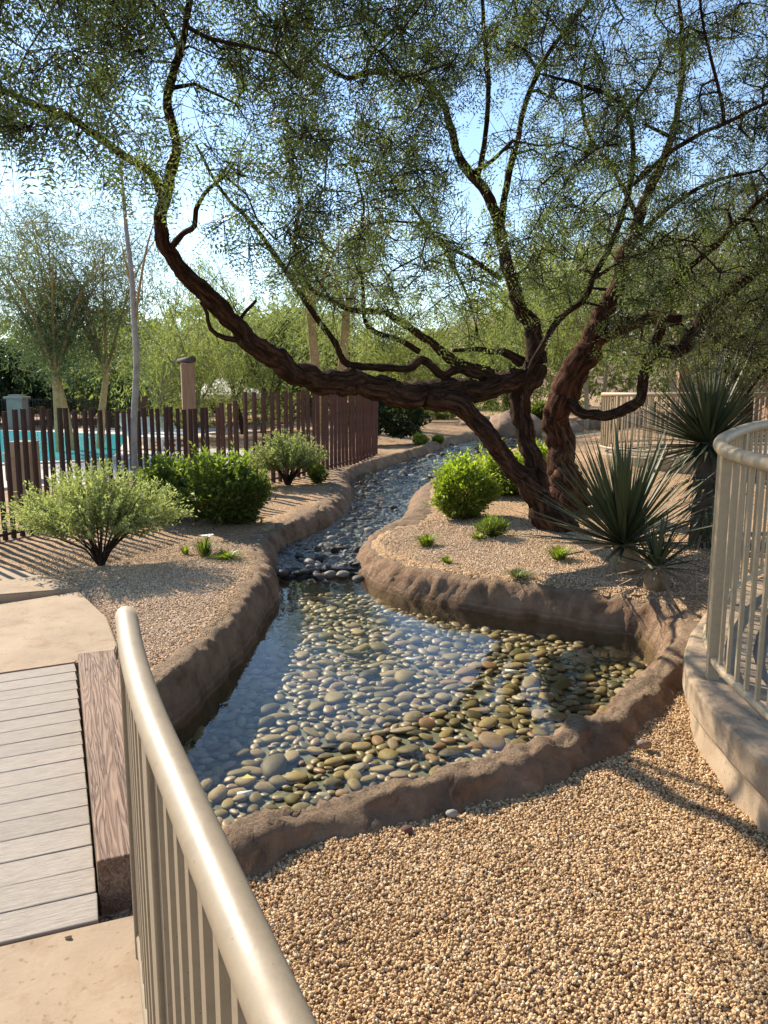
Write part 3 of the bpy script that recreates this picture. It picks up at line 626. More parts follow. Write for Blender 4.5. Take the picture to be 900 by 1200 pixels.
# the far curved overlook
FP = np.array([(9, 16.4), (7, 16.2), (5.4, 15.7), (4.45, 15.0), (4.0, 14.2), (4.05, 13.4), (4.55, 12.75), (5.4, 12.3), (6.6, 11.9), (8.5, 11.4)])
Fp = resample(np.c_[FP, np.zeros(len(FP))], .15)[:, :2]
rows = np.c_[Fp, np.full(len(Fp), .50), np.full(len(Fp), 1.53)][::3]
SF = np.linalg.norm(np.diff(Fp, axis=0), axis=1).sum()
railing('railing', 'distant cream railing curving around a raised overlook behind the yuccas', rows, 1, .035, list(np.arange(.8, SF, 1.45)), .115, M['rail_pale'], (Fp[0][0], Fp[0][1], .5), wb=.02, hbot=.09)
ov = thing('overlook_wall', 'low buff concrete wall under the distant railing', 'wall', (4.2, 13.5, .1))
wall_sweep(Fp[::-1], [(.3, .0), (-.10, .0), (-.10, .48), (-.08, .495), (.3, .498)], M['wall_concrete'], 'wall', ov, .01, 3, (4.2, 13.5, .1))
tag(slab('overlook_floor', [tuple(p) for p in (Fp * 1.0)[::2]], .47, .1, M['concrete'], None, 0), 'concrete floor of the raised overlook', kind='structure')

# ------------------------------------------------------------------ rusted picket fences
def fence(name, label, rows, spacing, wpk, mat, end=None):
    P = resample(np.asarray(rows, float), .05); S = np.concatenate([[0], np.cumsum(np.linalg.norm(np.diff(P[:, :2], axis=0), axis=1))])
    t = thing(name, label, 'fence', (P[0][0], P[0][1], P[0][2])); O = P[0][:3]; data = None
    n = int(S[-1] / spacing); 
    def pt(s): return np.array([np.interp(s, S, P[:, k]) for k in range(4)])
    for i in range(n + 1):
        s = i * S[-1] / n; p = pt(s); a, b = pt(max(0, s - .05)), pt(min(S[-1], s + .05)); ang = math.atan2(b[1] - a[1], b[0] - a[0])
        if data is None:
            g = G(); g.box((0, 0, .5), (wpk, wpk, 1), 0, 0); o = g.build('picket', mat, t); data = o.data
        else: o = link('picket', data, t)
        o.location = tuple(p[:3] - O + np.array([0, 0, -.08])); o.scale = (random.uniform(.9, 1.1), random.uniform(.9, 1.1), p[3] + .08 + random.uniform(-.025, .025)); o.rotation_euler = (random.uniform(-.012, .012), random.uniform(-.012, .012), ang + random.uniform(-.15, .15))
    g = G(); rl = P[::2, :3].copy() - O; rl[:, 2] += .06; g.tube(rl, .018, 6); g.build('ground_rail', mat, t)
    return t
fence('picket_fence', 'dark rusted steel picket fence between the shrubs and the swimming pool', [(-4.6, 6.9, -.02, 1.0), (-4.25, 7.6, 0, 1.2), (-4.05, 8.3, 0, 1.40), (-3.55, 9.2, 0, 1.38), (-3.0, 10.1, 0.02, 1.34), (-2.5, 10.95, .04, 1.32)], .112, .041, M['rust'])
fence('picket_fence', 'tall reddish rusted picket fence curving back beside the stream', [(-2.44, 11.3, .06, 1.32), (-2.28, 11.75, .08, 1.36), (-2.1, 12.0, .1, 1.48), (-1.75, 12.4, .13, 1.47), (-1.3, 13.3, .16, 1.43), (-.75, 14.7, .18, 1.42), (-.17, 16.3, .22, 1.38)], .175, .05, M['rust_red'])

# ------------------------------------------------------------------ plants: generators
def add_leaves(name, pos, dirs, size, mat, parent, TV, TF, O, roll=None, var=None):
    n = len(pos); rot = frames(dirs, rng.uniform(0, 6.28, n) if roll is None else roll)
    V, Fc = scatter(TV, TF, pos - np.asarray(O), rot, size)
    var = rng.uniform(0, 1, n) if var is None else var
    return mk(name, V, Fc, mat, parent, False, {'var': np.repeat(var, len(TV))})
L_DIA = (np.array([(0, 0, 0), (.45, .2, .04), (1, 0, -.05), (.45, -.2, .04)]), np.array([(0, 1, 2, 3)]))                        # broad leaf
L_THIN = (np.array([(0, 0, 0), (.5, .07, .02), (1, 0, -.12), (.5, -.07, .02)]), np.array([(0, 1, 2, 3)]))
def pinnate(k=6):
    V, Fc = [], []
    for i in range(k):
        x = .12 + .88 * i / (k - 1); z = -.18 * x * x; ll = .34 * (1 - .35 * abs(x - .45))
        for s in (1, -1):
            b = len(V); V += [(x, s * .008, z), (x + .06, s * ll * .5, z - .01), (x + .08, s * ll, z - .04), (x - .03, s * ll * .5, z - .01)]; Fc.append((b, b + 1, b + 2, b + 3))
    return np.array(V), np.array(Fc)
L_PIN = pinnate(4)
def rand_dir(n, up=0.0):
    d = rng.normal(size=(n, 3)); d[:, 2] += up; return d / np.linalg.norm(d, axis=1)[:, None]
def blob_shrub(name, label, base, w, d, h, n, size, mat, stem_mat, cat='shrub', lift=.0, group=None, up=.5, lumps=7, leafT=L_DIA, stems=6, fill=.35):
    O = np.array(base, float); t = thing(name, label, cat, O, group)
    lumps = lumps * 3; lp = rand_dir(lumps, .4); lr = rng.uniform(.35, 1.1, lumps)
    D = rand_dir(n, .05); ph = np.max(np.clip(D @ lp.T, 0, 1) ** 9 * lr, axis=1); r = .58 + .52 * ph
    r = r * np.where(rng.random(n) < fill, rng.uniform(.35, .95, n), rng.uniform(.86, 1.03, n) + .16 * (rng.random(n) < .10) * rng.random(n))
    pos = O + D * r[:, None] * [w / 2, d / 2, h * .60] + [0, 0, h * .42 + lift]
    tap = .68 + .32 * sstep(0, .45, (pos[:, 2] - O[2]) / h); pos[:, :2] = O[:2] + (pos[:, :2] - O[:2]) * tap[:, None]
    pos[:, 2] = np.where(pos[:, 2] < O[2] + .03, O[2] + .03 + .12 * h * rng.random(n), pos[:, 2])
    dirs = D * .7 + rand_dir(n) * .6 + [0, 0, up]
    ns = max(12, n // 70); sd_ = rand_dir(ns, .45); sph = np.max(np.clip(sd_ @ lp.T, 0, 1) ** 9 * lr, axis=1); sb = sd_ * ((.66 + .40 * sph) * .82)[:, None] * [w / 2, d / 2, h * .60] + [0, 0, h * .42 + lift]
    sv = sd_ * .6 + rand_dir(ns) * .5 + [0, 0, .55]; sv *= (rng.uniform(.12, .30, ns) * w)[:, None] / np.linalg.norm(sv, axis=1)[:, None]
    uu = np.tile(np.linspace(.1, 1, 12), ns)[:, None]; sp2 = np.repeat(sb, 12, 0) + np.repeat(sv, 12, 0) * uu + O; kk = sp2[:, 2] > O[2] + .03
    pos = np.vstack([pos, sp2[kk]]); dirs = np.vstack([dirs, (np.repeat(sv, 12, 0) / w * 2.5 + rand_dir(ns * 12) * .8)[kk]]); n2_ = len(pos)
    hv = np.clip((pos[:, 2] - O[2]) / h, 0, 1); add_leaves('foliage', pos, dirs, size * rng.uniform(.5, 1.25, n2_), mat, t, *leafT, O, var=np.clip(.02 + .6 * hv ** 2 + .45 * rng.random(n2_), 0, 1))  # leaf colour lightened with height, painting in sunlit tops
    g = G()
    for i in range(stems):
        e = rand_dir(1, 1.2)[0] * [w * .4, d * .4, h * .6] + [0, 0, lift]; g.tube([(0, 0, -.03), e * [.3, .3, .5], e], [.018, .012, .004], 5)
    g.build('stem', stem_mat, t); return t
def sprig_shrub(name, label, base, w, d, h, nst, nleaf, size, mat, stem_mat, z0=.35, group=None, cat='shrub', trunk=.03, leafT=L_DIA):
    """upright sprigs densely set with small leaves along arching stems"""
    O = np.array(base, float); t = thing(name, label, cat, O, group); g = G(); P, D, V = [], [], []
    for i in range(nst):
        a = rng.uniform(0, 6.28); rr = math.sqrt(rng.uniform(0, 1)); e = np.array([math.cos(a) * rr * w / 2, math.sin(a) * rr * d / 2, h * (1 - .45 * rr ** 2) * rng.uniform(.72, 1.08)])
        s = e * [.62, .62, 0] + [0, 0, max(h * z0 * rng.uniform(.75, 1.2), e[2] - .42 * h)]; L = np.linalg.norm(e - s)
        tt = np.linspace(0, 1, 5)[:, None]; c = s + (e - s) * tt; c[:, :2] *= (.75 + .25 * tt)
        if i % 30 == 0: g.tube(np.vstack([[(0, 0, -.03), (c[0][0] * .35, c[0][1] * .35, h * z0 * .45)], c]), np.linspace(trunk * .5, .003, 7), 4, False)
        u = rng.uniform(.05, 1, nleaf); p = np.stack([np.interp(u, tt[:, 0], c[:, k]) for k in range(3)], 1); ax = (e - s) / L
        P.append(p + rng.normal(size=(nleaf, 3)) * .008); D.append(ax * .8 + rand_dir(nleaf) * .8); V.append(np.clip(.15 + .6 * u + rng.normal(size=nleaf) * .15, 0, 1))
    add_leaves('foliage', np.concatenate(P) + O, np.concatenate(D), size * rng.uniform(.6, 1.25, nst * nleaf), mat, t, *leafT, O, var=np.concatenate(V))
    for i in range(4):
        a = rng.uniform(0, 6.28); e = np.array([math.cos(a) * w * .18, math.sin(a) * d * .18, h * z0 * 1.2]); g.tube([(0, 0, -.04), e * [.35, .35, .4], e], [trunk, trunk * .8, trunk * .5], 6)
    g.build('stem', stem_mat, t); return t
def tuft(name, label, base, r, h, n, mat, group=None, cat='grass tuft', wid=.006, flower=0):
    O = np.array(base, float); a = rng.uniform(0, 6.28, n); lean = rng.uniform(.1, 1, n); hh = h * rng.uniform(.5, 1.1, n)
    b = np.stack([np.cos(a), np.sin(a), np.zeros(n)], 1); s = np.stack([-np.sin(a), np.cos(a), np.zeros(n)], 1)
    root = b * (r * .3 * rng.random(n))[:, None]; tip = root + b * (r * lean)[:, None] + np.stack([0 * a, 0 * a, hh * (1 - .3 * lean)], 1); mid = root + b * (r * lean * .35)[:, None] + np.stack([0 * a, 0 * a, hh * .6], 1)
    V = np.stack([root - s * wid, root + s * wid, mid + s * wid * .8, mid - s * wid * .8, tip + s * .0008, tip - s * .0008], 1).reshape(-1, 3)
    k = np.arange(n)[:, None] * 6; Fc = np.concatenate([k + [0, 1, 2, 3], k + [3, 2, 4, 5]])
    t = thing(name, label, cat, O, group); mk('blades', V, Fc, mat, t, False, {'var': np.repeat(rng.random(n), 6)})
    if flower:
        for i in range(flower):
            g = G(); aa = rng.uniform(0, 6.28); p = np.array([math.cos(aa) * r * .5, math.sin(aa) * r * .5, h * rng.uniform(.72, .95)]); gs = G(); gs.tube([(0, 0, 0), p * [.5, .5, .6], p], .003, 5); gs.build('flower_stem', M['far_leaf'], t)
            for q in range(6):
                th = q * 1.047; e = np.array([math.cos(th), math.sin(th), .35]) * .038; s_ = np.array([-math.sin(th), math.cos(th), 0]) * .016
                g.add([p, p + e * .6 + s_, p + e, p + e * .6 - s_], [(0, 1, 2, 3)])
            g.build('flower', M['petal'], t)
    return t
def gp(px, py, zg=0.0):
    p = on(px, py, zg)
    for _ in range(4): p = on(px, py, gz(p[0], p[1]))
    return p
# ---- shrubs around the stream
b = gp(118, 662); sprig_shrub('grey_shrub', 'grey-green open shrub on a short trunk beside the picket fence and path', b, 1.75, 1.35, .95, 520, 50, .034, M['grey_leaf'], M['twig'], .36, trunk=.018)
b = gp(258, 622, .02); blob_shrub('green_bush', 'dense green bush with yellow-lit tops beside the white flower clump', b + [0, .35, 0], 1.10, .9, .80, 13000, .064, M['green_leaf'], M['twig'], up=.5, leafT=L_DIA)
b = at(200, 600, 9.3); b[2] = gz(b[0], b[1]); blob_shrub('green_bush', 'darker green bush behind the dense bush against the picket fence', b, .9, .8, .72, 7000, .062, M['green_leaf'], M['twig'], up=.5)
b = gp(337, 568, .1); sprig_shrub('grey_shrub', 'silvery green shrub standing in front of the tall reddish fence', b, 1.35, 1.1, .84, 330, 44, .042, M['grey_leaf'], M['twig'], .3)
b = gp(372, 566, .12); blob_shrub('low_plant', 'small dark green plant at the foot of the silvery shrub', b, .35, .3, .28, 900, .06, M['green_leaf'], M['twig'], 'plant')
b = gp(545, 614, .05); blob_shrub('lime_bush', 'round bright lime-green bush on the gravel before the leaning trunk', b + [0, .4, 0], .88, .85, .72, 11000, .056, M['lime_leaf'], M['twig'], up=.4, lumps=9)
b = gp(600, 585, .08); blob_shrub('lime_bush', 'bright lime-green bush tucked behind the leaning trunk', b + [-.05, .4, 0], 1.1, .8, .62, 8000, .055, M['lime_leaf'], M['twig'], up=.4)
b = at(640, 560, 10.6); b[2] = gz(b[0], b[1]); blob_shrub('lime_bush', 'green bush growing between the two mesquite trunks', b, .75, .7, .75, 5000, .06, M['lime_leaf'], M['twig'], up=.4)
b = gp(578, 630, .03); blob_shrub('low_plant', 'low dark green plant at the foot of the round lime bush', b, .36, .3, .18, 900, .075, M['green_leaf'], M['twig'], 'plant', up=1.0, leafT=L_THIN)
b = gp(240, 652, .0); tuft('flower_clump', 'grassy clump with white flowers near the dense green bush', b, .17, .21, 170, M['green_leaf'], cat='flower', wid=.005, flower=4)
for px, py, r, h, n, m_, lb in [(218, 650, .06, .07, 50, 'lime_leaf', 'small grass tuft left bare beside the white flower clump'), (265, 655, .16, .06, 160, 'lime_leaf', 'low pale grass patch on the bank beside the white flower clump'), (500, 640, .13, .10, 170, 'lime_leaf', 'grass tuft on the stream bank near the round lime bush'), (655, 655, .14, .10, 130, 'lime_leaf', 'grass tuft on gravel beside the large yucca'), (608, 676, .13, .05, 90, 'far_leaf', 'dry pale grass tuft on the pond kerb'), (524, 660, .07, .05, 60, 'lime_leaf', 'tiny grass tuft at the kerb below the round lime bush'), (150, 770, .05, .07, 60, 'lime_leaf', 'small green weed at the end of the timber beam'), (560, 632, .10, .06, 80, 'lime_leaf', 'small grass tuft against the round lime bush')]:
    tuft('grass_tuft', lb, gp(px, py), r * 1.35, h * 1.4, int(n * 1.5), M[m_])
for px, py, s_, lb in [(493, 522, .42, 'little bright green plant on the bank past the tall fence'), (551, 512, .5, 'little bright green plant with pale flowers on the far stream bank'), (513, 520, .3, 'tiny green plant on the far stream bank')]:
    b = gp(px, py, .3); blob_shrub('low_plant', lb, b, s_, s_, s_ * .6, 900, .07, M['lime_leaf'], M['twig'], 'plant', stems=3)
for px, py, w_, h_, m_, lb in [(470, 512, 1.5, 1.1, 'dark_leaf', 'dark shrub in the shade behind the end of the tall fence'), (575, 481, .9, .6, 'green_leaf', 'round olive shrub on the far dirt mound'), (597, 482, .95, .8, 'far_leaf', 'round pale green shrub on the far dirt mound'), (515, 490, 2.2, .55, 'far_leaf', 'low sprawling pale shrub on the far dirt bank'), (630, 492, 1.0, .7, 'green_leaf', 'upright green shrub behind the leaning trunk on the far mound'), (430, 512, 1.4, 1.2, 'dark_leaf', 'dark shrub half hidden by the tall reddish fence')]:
    b = gp(px, py, .4); blob_shrub('far_shrub', lb, b, w_, w_, h_, 3500, .12, M[m_], M['twig'])

# ------------------------------------------------------------------ yuccas, blade by blade
def blade_data(k):
    seg = 6; V, Fc = [], []; sag = [.0, .05, .12, .22, .35][k]
    for i in range(seg + 1):
        f = i / seg; wd = .5 * (1 - f ** 2.2) * (1 - .35 * (1 - f) ** 3) + .004; z = -sag * f * f
        V += [(f, -wd, z + wd * .35), (f, 0, z), (f, wd, z + wd * .35)]
    for i in range(seg):
        a = i * 3; Fc += [(a, a + 3, a + 4, a + 1), (a + 1, a + 4, a + 5, a + 2)]
    return V, Fc
BL = {}
for mt in ('yucca', 'dead'):
    BL[mt] = []
    for k in range(5):
        V, Fc = blade_data(k); o = mk('blade', V, Fc, M[mt]); BL[mt].append(o.data); bpy.data.objects.remove(o)
def rosette(t, c, n, L, W, lo, hi, tilt=(0, 0), dead=0):
    for i in range(n):
        a = i * 2.39996 + random.uniform(-.2, .2); f = (i + .5) / n; el = lo + (hi - lo) * f ** .8 + random.uniform(-.17, .17)
        d_ = Vector((math.cos(a) * math.cos(el) + tilt[0], math.sin(a) * math.cos(el) + tilt[1], math.sin(el)))
        isd = i < dead; o = link('blade', BL['dead' if isd else 'yucca'][random.choice((2, 3, 4)) if el < .15 else random.choice((0, 0, 1, 1, 2))], t)
        o.rotation_mode = 'QUATERNION'
        Rm = frames(np.array([d_]), np.array([random.uniform(-.25, .25)]))[0]
        from mathutils import Matrix
        o.rotation_quaternion = Matrix(Rm.tolist()).to_quaternion()
        o.location = Vector(c) + d_ * .04; l_ = L * random.uniform(.62, 1.08) * (.85 if isd else 1); o.scale = (l_, W * random.uniform(.8, 1.15), W)
b = gp(738, 672, 0); t = thing('yucca', 'large spiky grey-green yucca sprawling on the gravel by the pond kerb', 'yucca', b)
V, Fc = tube([(0, 0, -.05), (-.03, 0, .12), (-.07, 0, .27)], [.10, .12, .09], 10); mk('trunk', V, Fc, M['dead'], t)
rosette(t, (-.07, 0, .25), 210, 1.08, .046, -.12, 1.42, (-.16, -.10), 16)
b = gp(768, 690, 0); t = thing('yucca', 'small yucca offset with dry skirt leaning over the kerb corner', 'yucca', b)
V, Fc = tube([(0, 0, -.05), (0, 0, .1), (0, -.02, .2)], [.09, .10, .07], 10); mk('trunk', V, Fc, M['dead'], t)
rosette(t, (0, -.02, .18), 60, .46, .036, -.7, 1.4, (0, 0), 18)
b = gp(822, 640, .1); t = thing('yucca', 'tall dark yucca with a bushy round head on a shaggy trunk', 'yucca', b)
V, Fc = tube([(0, 0, -.05), (.02, 0, .4), (.0, 0, .8), (.03, 0, 1.05)], [.13, .13, .12, .10], 10); mk('trunk', V, Fc, M['log'], t)
rosette(t, (.0, 0, 1.0), 320, .92, .038, -.75, 1.45, (-.06, 0), 10)
for zz in (.75, .5, .3): rosette(t, (.02, 0, zz), 55, .52, .034, -1.25, -.35, (0, 0), 26)

# ------------------------------------------------------------------ the mesquites
def bark_tube(rows, n=14, step=.05, seed=0.0, rugged=1.0):
    P = resample(np.array([[*at(a, b, Y), r] for a, b, Y, r in rows]), step)
    w_ = np.minimum(1, np.minimum(np.arange(len(P)), 8) / 8) * np.clip(P[:, 3] * .5, .012, .05)
    for k in range(3): P[:, k] += w_ * (1.2 * vnoise(P, 2.2, seed * 3 + k * 11) + .8 * vnoise(P, 6, seed * 5 + k * 7))
    V, Fc = tube(P[:, :3], P[:, 3], n, True)
    c = np.repeat(P[:, :3], n, 0); D = V - c; r = np.repeat(P[:, 3], n); D /= np.linalg.norm(D, axis=1)[:, None] + 1e-9
    rid = np.abs(vnoise(V * [1, 1, .45], 11, seed)) * .42 + vnoise(V, 5, seed + 2) * .24 + vnoise(V, 26, seed + 4) * .20
    th = np.tile(np.arange(n) * 2 * math.pi / n, len(P)); S = np.concatenate([[0], np.cumsum(np.linalg.norm(np.diff(P[:, :3], axis=0), axis=1))]); al = np.repeat(S, n)
    kq = 1.2 + 16 * r; B = np.stack([np.cos(th) * kq, np.sin(th) * kq, al * 6.5 + seed * 9], 1)
    rid = rid * .75 - np.abs(vnoise(B, 1.0, seed)) * .26 + .05
    V = V + D * (r * rid * rugged)[:, None]; return V, Fc, P, dict(ba=B[:, 0], bb=B[:, 1], bc=B[:, 2])
TREE1 = dict(trunk=[[(660, 645, 8.55, .40), (654, 628, 8.55, .28), (640, 602, 8.55, .19), (622, 575, 8.5, .135), (590, 533, 8.4, .12), (562, 497, 8.25, .115), (535, 475, 8.1, .13), (505, 463, 8.05, .15)],
                    [(655, 618, 8.75, .16), (640, 590, 8.8, .14), (626, 550, 8.85, .13), (613, 505, 8.9, .125), (608, 468, 8.9, .14), (624, 430, 8.9, .17)]],
  limb=[[(628, 440, 8.9, .12), (600, 447, 8.6, .16), (560, 455, 8.4, .18), (500, 461, 8.1, .19), (440, 455, 7.8, .175), (400, 447, 7.6, .165), (350, 437, 7.3, .155), (310, 412, 7.0, .135), (275, 380, 6.8, .12), (240, 345, 6.6, .105), (212, 315, 6.4, .09), (192, 285, 6.2, .075), (190, 255, 6.0, .068), (199, 215, 5.8, .06), (207, 175, 5.6, .05), (196, 120, 5.2, .042), (212, 50, 4.8, .03), (235, -60, 4.4, .018)],
        [(194, 240, 5.95, .055), (178, 205, 5.7, .045), (147, 184, 5.5, .042), (107, 155, 5.2, .038), (78, 135, 5.0, .034), (30, 118, 4.7, .03), (-30, 90, 4.5, .02), (-70, 80, 4.4, .01)],
        [(203, 287, 6.2, .04), (214, 275, 6.1, .033), (228, 265, 6.0, .03), (231, 245, 5.9, .027), (240, 228, 5.8, .023), (262, 205, 5.6, .016)],
        [(290, 398, 6.9, .05), (265, 396, 6.8, .036), (247, 386, 6.75, .03), (243, 368, 6.7, .025), (236, 355, 6.6, .018)],
        [(300, 352, 6.9, .02), (285, 368, 6.85, .024), (278, 382, 6.85, .028)][::-1],
        [(565, 440, 8.45, .085), (535, 434, 8.3, .075), (518, 439, 8.2, .07), (495, 421, 8.1, .065), (478, 434, 8, .065), (440, 430, 7.9, .06), (407, 426, 7.8, .055), (393, 401, 7.6, .045), (367, 368, 7.3, .04), (342, 330, 7, .035), (315, 290, 6.7, .03), (290, 255, 6.4, .025), (258, 222, 6.1, .02), (230, 170, 5.7, .012)],
        [(575, 440, 8.5, .1), (549, 430, 8.4, .085), (531, 419, 8.3, .075), (500, 397, 8.1, .06), (464, 374, 7.9, .05), (447, 366, 7.8, .046), (411, 363, 7.6, .042), (389, 352, 7.4, .037), (367, 339, 7.2, .03), (345, 300, 6.9, .022), (350, 240, 6.5, .016), (335, 170, 6.1, .012)],
        [(491, 412, 8.1, .05), (469, 399, 8, .042), (438, 388, 7.8, .036), (427, 372, 7.7, .03), (424, 330, 7.5, .025), (418, 290, 7.2, .022), (425, 240, 6.9, .018), (410, 180, 6.5, .014)],
        [(612, 425, 8.8, .09), (590, 412, 8.75, .06), (576, 412, 8.7, .05), (558, 408, 8.6, .04), (531, 410, 8.5, .03)],
        [(630, 428, 8.9, .17), (622, 390, 8.9, .135), (603, 345, 8.8, .105), (591, 295, 8.65, .095), (586, 258, 8.5, .09), (570, 225, 8.3, .07), (552, 203, 8.2, .062), (538, 180, 8.0, .055), (530, 150, 7.9, .05), (515, 112, 7.7, .044), (485, 92, 7.4, .04), (440, 82, 7.1, .036), (405, 90, 6.9, .028), (360, 60, 6.5, .018), (330, 10, 6.1, .01)],
        [(587, 262, 8.5, .06), (594, 210, 8.35, .052), (608, 160, 8.2, .046), (618, 115, 8.0, .04), (645, 60, 7.8, .032), (690, 0, 7.5, .022), (730, -80, 7.1, .014)],
        [(560, 208, 8.2, .045), (568, 165, 8.1, .04), (571, 110, 7.9, .035), (568, 50, 7.6, .03), (560, -40, 7.2, .02)],
        [(586, 326, 8.75, .045), (551, 302, 8.5, .034), (516, 282, 8.2, .028), (488, 248, 7.9, .024), (463, 214, 7.6, .02), (430, 190, 7.2, .014), (390, 195, 6.9, .01)],
        [(516, 284, 8.2, .024), (544, 338, 8.3, .024), (556, 370, 8.35, .022), (560, 392, 8.4, .02)],
        [(552, 203, 8.2, .04), (575, 190, 8.0, .03), (600, 165, 7.7, .025), (520, 60, 7.2, .02)][:3],
        [(616, 470, 8.6, .05), (617, 440, 8.55, .05), (635, 406, 8.5, .052), (658, 372, 8.4, .05), (681, 353, 8.35, .048), (692, 331, 8.3, .048), (711, 297, 8.2, .046), (726, 262, 8.1, .044), (740, 215, 8.0, .04), (740, 150, 7.8, .034), (722, 118, 7.6, .028), (665, 95, 7.3, .02), (630, 85, 7.1, .012)],
        [(738, 218, 8.0, .036), (752, 208, 7.95, .034), (780, 182, 7.8, .032), (815, 160, 7.6, .03), (850, 145, 7.4, .028), (900, 120, 7.2, .024), (980, 80, 6.9, .014)],
        [(848, 146, 7.4, .024), (846, 120, 7.3, .024), (832, 70, 7.1, .02), (822, 10, 6.8, .016), (815, -60, 6.5, .01)],
        [(690, 330, 8.3, .03), (740, 300, 8.1, .02), (790, 285, 7.9, .014), (830, 260, 7.7, .01)]])
TREE2 = dict(trunk=[[(666, 592, 9.5, .40), (664, 572, 9.5, .26), (660, 545, 9.6, .20), (655, 505, 9.6, .19), (653, 478, 9.5, .20), (668, 442, 9.4, .20), (692, 408, 9.3, .18)]],
  limb=[[(680, 425, 9.35, .18), (695, 400, 9.3, .17), (707, 365, 9.25, .14), (722, 332, 9.2, .125), (736, 290, 9.1, .11), (748, 255, 9.0, .09), (765, 215, 8.8, .075), (790, 150, 8.6, .055), (800, 80, 8.4, .04), (795, 0, 8.2, .025), (790, -80, 8, .014)],
        [(672, 428, 9.35, .17), (700, 400, 9.3, .15), (725, 384, 9.25, .14), (752, 375, 9.2, .12), (775, 372, 9.1, .09), (800, 372, 9.0, .06)],
        [(668, 470, 9.35, .10), (680, 484, 9.2, .085), (697, 487, 9.1, .08), (713, 489, 9.0, .085), (732, 480, 8.95, .085), (750, 468, 8.9, .085), (752, 450, 8.85, .085), (758, 430, 8.8, .09), (768, 402, 8.75, .09), (780, 365, 8.65, .075), (787, 333, 8.55, .06), (806, 316, 8.4, .055), (840, 285, 8.2, .05), (885, 240, 7.9, .042), (940, 190, 7.6, .032), (1010, 120, 7.2, .016)],
        [(764, 415, 8.8, .09), (780, 410, 8.9, .10), (797, 410, 8.95, .11), (817, 390, 8.9, .11), (832, 360, 8.8, .105), (874, 327, 8.6, .10), (905, 305, 8.45, .095), (960, 270, 8.2, .075), (1040, 220, 7.8, .05), (1120, 150, 7.3, .02)],
        [(736, 290, 9.1, .05), (775, 250, 8.9, .04), (830, 215, 8.7, .03), (890, 200, 8.5, .02)],
        [(748, 258, 9.0, .045), (720, 200, 8.9, .035), (690, 160, 8.7, .028), (680, 100, 8.5, .02), (700, 30, 8.2, .012)]])
def bottom(px):   # how low the foliage hangs
    return np.interp(px, [-300, -60, 60, 130, 200, 280, 360, 430, 520, 600, 700, 760, 820, 900, 1000, 1200], [150, 190, 175, 215, 215, 290, 335, 350, 350, 360, 400, 410, 420, 440, 440, 440])
def depth(px): return np.interp(px, [-300, 0, 200, 400, 600, 800, 1200], [4.0, 4.25, 4.8, 5.7, 7.5, 8.2, 8.4])
nodes, owner, allP = [], [], []
trees = []
for ti, (T_, nm, lb, bm_) in enumerate([(TREE1, 'mesquite_tree', 'leaning dark mesquite tree with a long twisted limb reaching over the stream', 'bark'), (TREE2, 'mesquite_tree', 'thick reddish-barked mesquite trunk forking behind the leaning tree', 'bark_red')]):
    r0 = T_['trunk'][0][0]; O = at(*r0[:3]); O[2] = gz(O[0], O[1]); t = thing(nm, lb, 'tree', O); trees.append((t, O))
    for kind in ('trunk', 'limb'):
        for j, rows in enumerate(T_[kind]):
            rows = [(a, b, Y, r * (.80 if kind == 'trunk' else .66 if r > .06 else .64)) for a, b, Y, r in rows]; V, Fc, P, BA = bark_tube(rows, 22 if rows[0][3] > .06 else 10, .03 if rows[0][3] > .06 else .06, j * 3.1 + ti, 1.0 if rows[0][3] > .05 else .6)
            mk(kind, V - O, Fc, M[bm_ if kind == 'trunk' or rows[0][3] > .095 else 'bark'], t, True, BA)
            for p in P[(3 if kind == 'limb' else 9999):]:
                if p[3] < .085: nodes.append(p); owner.append(ti)
nodes = np.array(nodes); owner = np.array(owner)
# twigs grow to scattered points of the crown, each from the closest wood
NT_ = 2700
px = rng.uniform(-90, 1120, NT_ * 6); py = rng.uniform(-280, 440, NT_ * 6); ok = py < bottom(px) + rng.normal(size=len(px)) * 25
cl = np.array([.6 * mnoise.noise(Vector((a / 110, b / 90, 1.7))) + .75 * mnoise.noise(Vector((a / 42, b / 36, 4.2))) for a, b in zip(px, py)]); ok &= cl > rng.uniform(-.32, .12, len(px))
px, py = px[ok][:NT_], py[ok][:NT_]; Yd = depth(px) + rng.normal(size=len(px)) * np.interp(px, [0, 350, 650], [.28, .35, .8])
Yd = np.maximum(Yd, 3.6); tg = np.array([at(a, b, y) for a, b, y in zip(px, py, Yd)])
kp = (tg[:, 2] > 1.9) & ~((px < 330) & (rng.random(len(px)) < .32)); tg = tg[kp]; hh_ = tg[:, 2] + .1; sx_ = tg[:, 0] - to_sun.x / to_sun.z * hh_; sy_ = tg[:, 1] - to_sun.y / to_sun.z * hh_; tg = tg[~((sx_ > -.8) & (sx_ < 1.35) & (sy_ > 1.5) & (sy_ < 4.2) & (rng.random(len(tg)) < .85))]; thick = nodes[nodes[:, 3] > .022][:, :3]; tg = tg[np.array([np.min(np.sum((thick - q) ** 2, 1)) > .2 ** 2 for q in tg])]  # crown deliberately thinned where its shadow would land on the near gravel
npos = np.empty((len(nodes) + 20000, 3)); npos[:len(nodes)] = nodes[:, :3]; nrad = np.empty(len(npos)); nrad[:len(nodes)] = nodes[:, 3]; nown = np.empty(len(npos), int); nown[:len(nodes)] = owner; nn = len(nodes)
d0 = np.array([np.min(np.sum((npos[:nn] - q) ** 2, 1)) for q in tg]); tg = tg[np.argsort(d0)]
prim = np.zeros(len(tg), bool); prim[rng.choice(len(tg), 200, replace=False)] = True; tg = np.vstack([tg[prim], tg[~prim]]); NPRIM = 200
TW = [G(), G()]; LP = [[], []]; LD = [[], []]
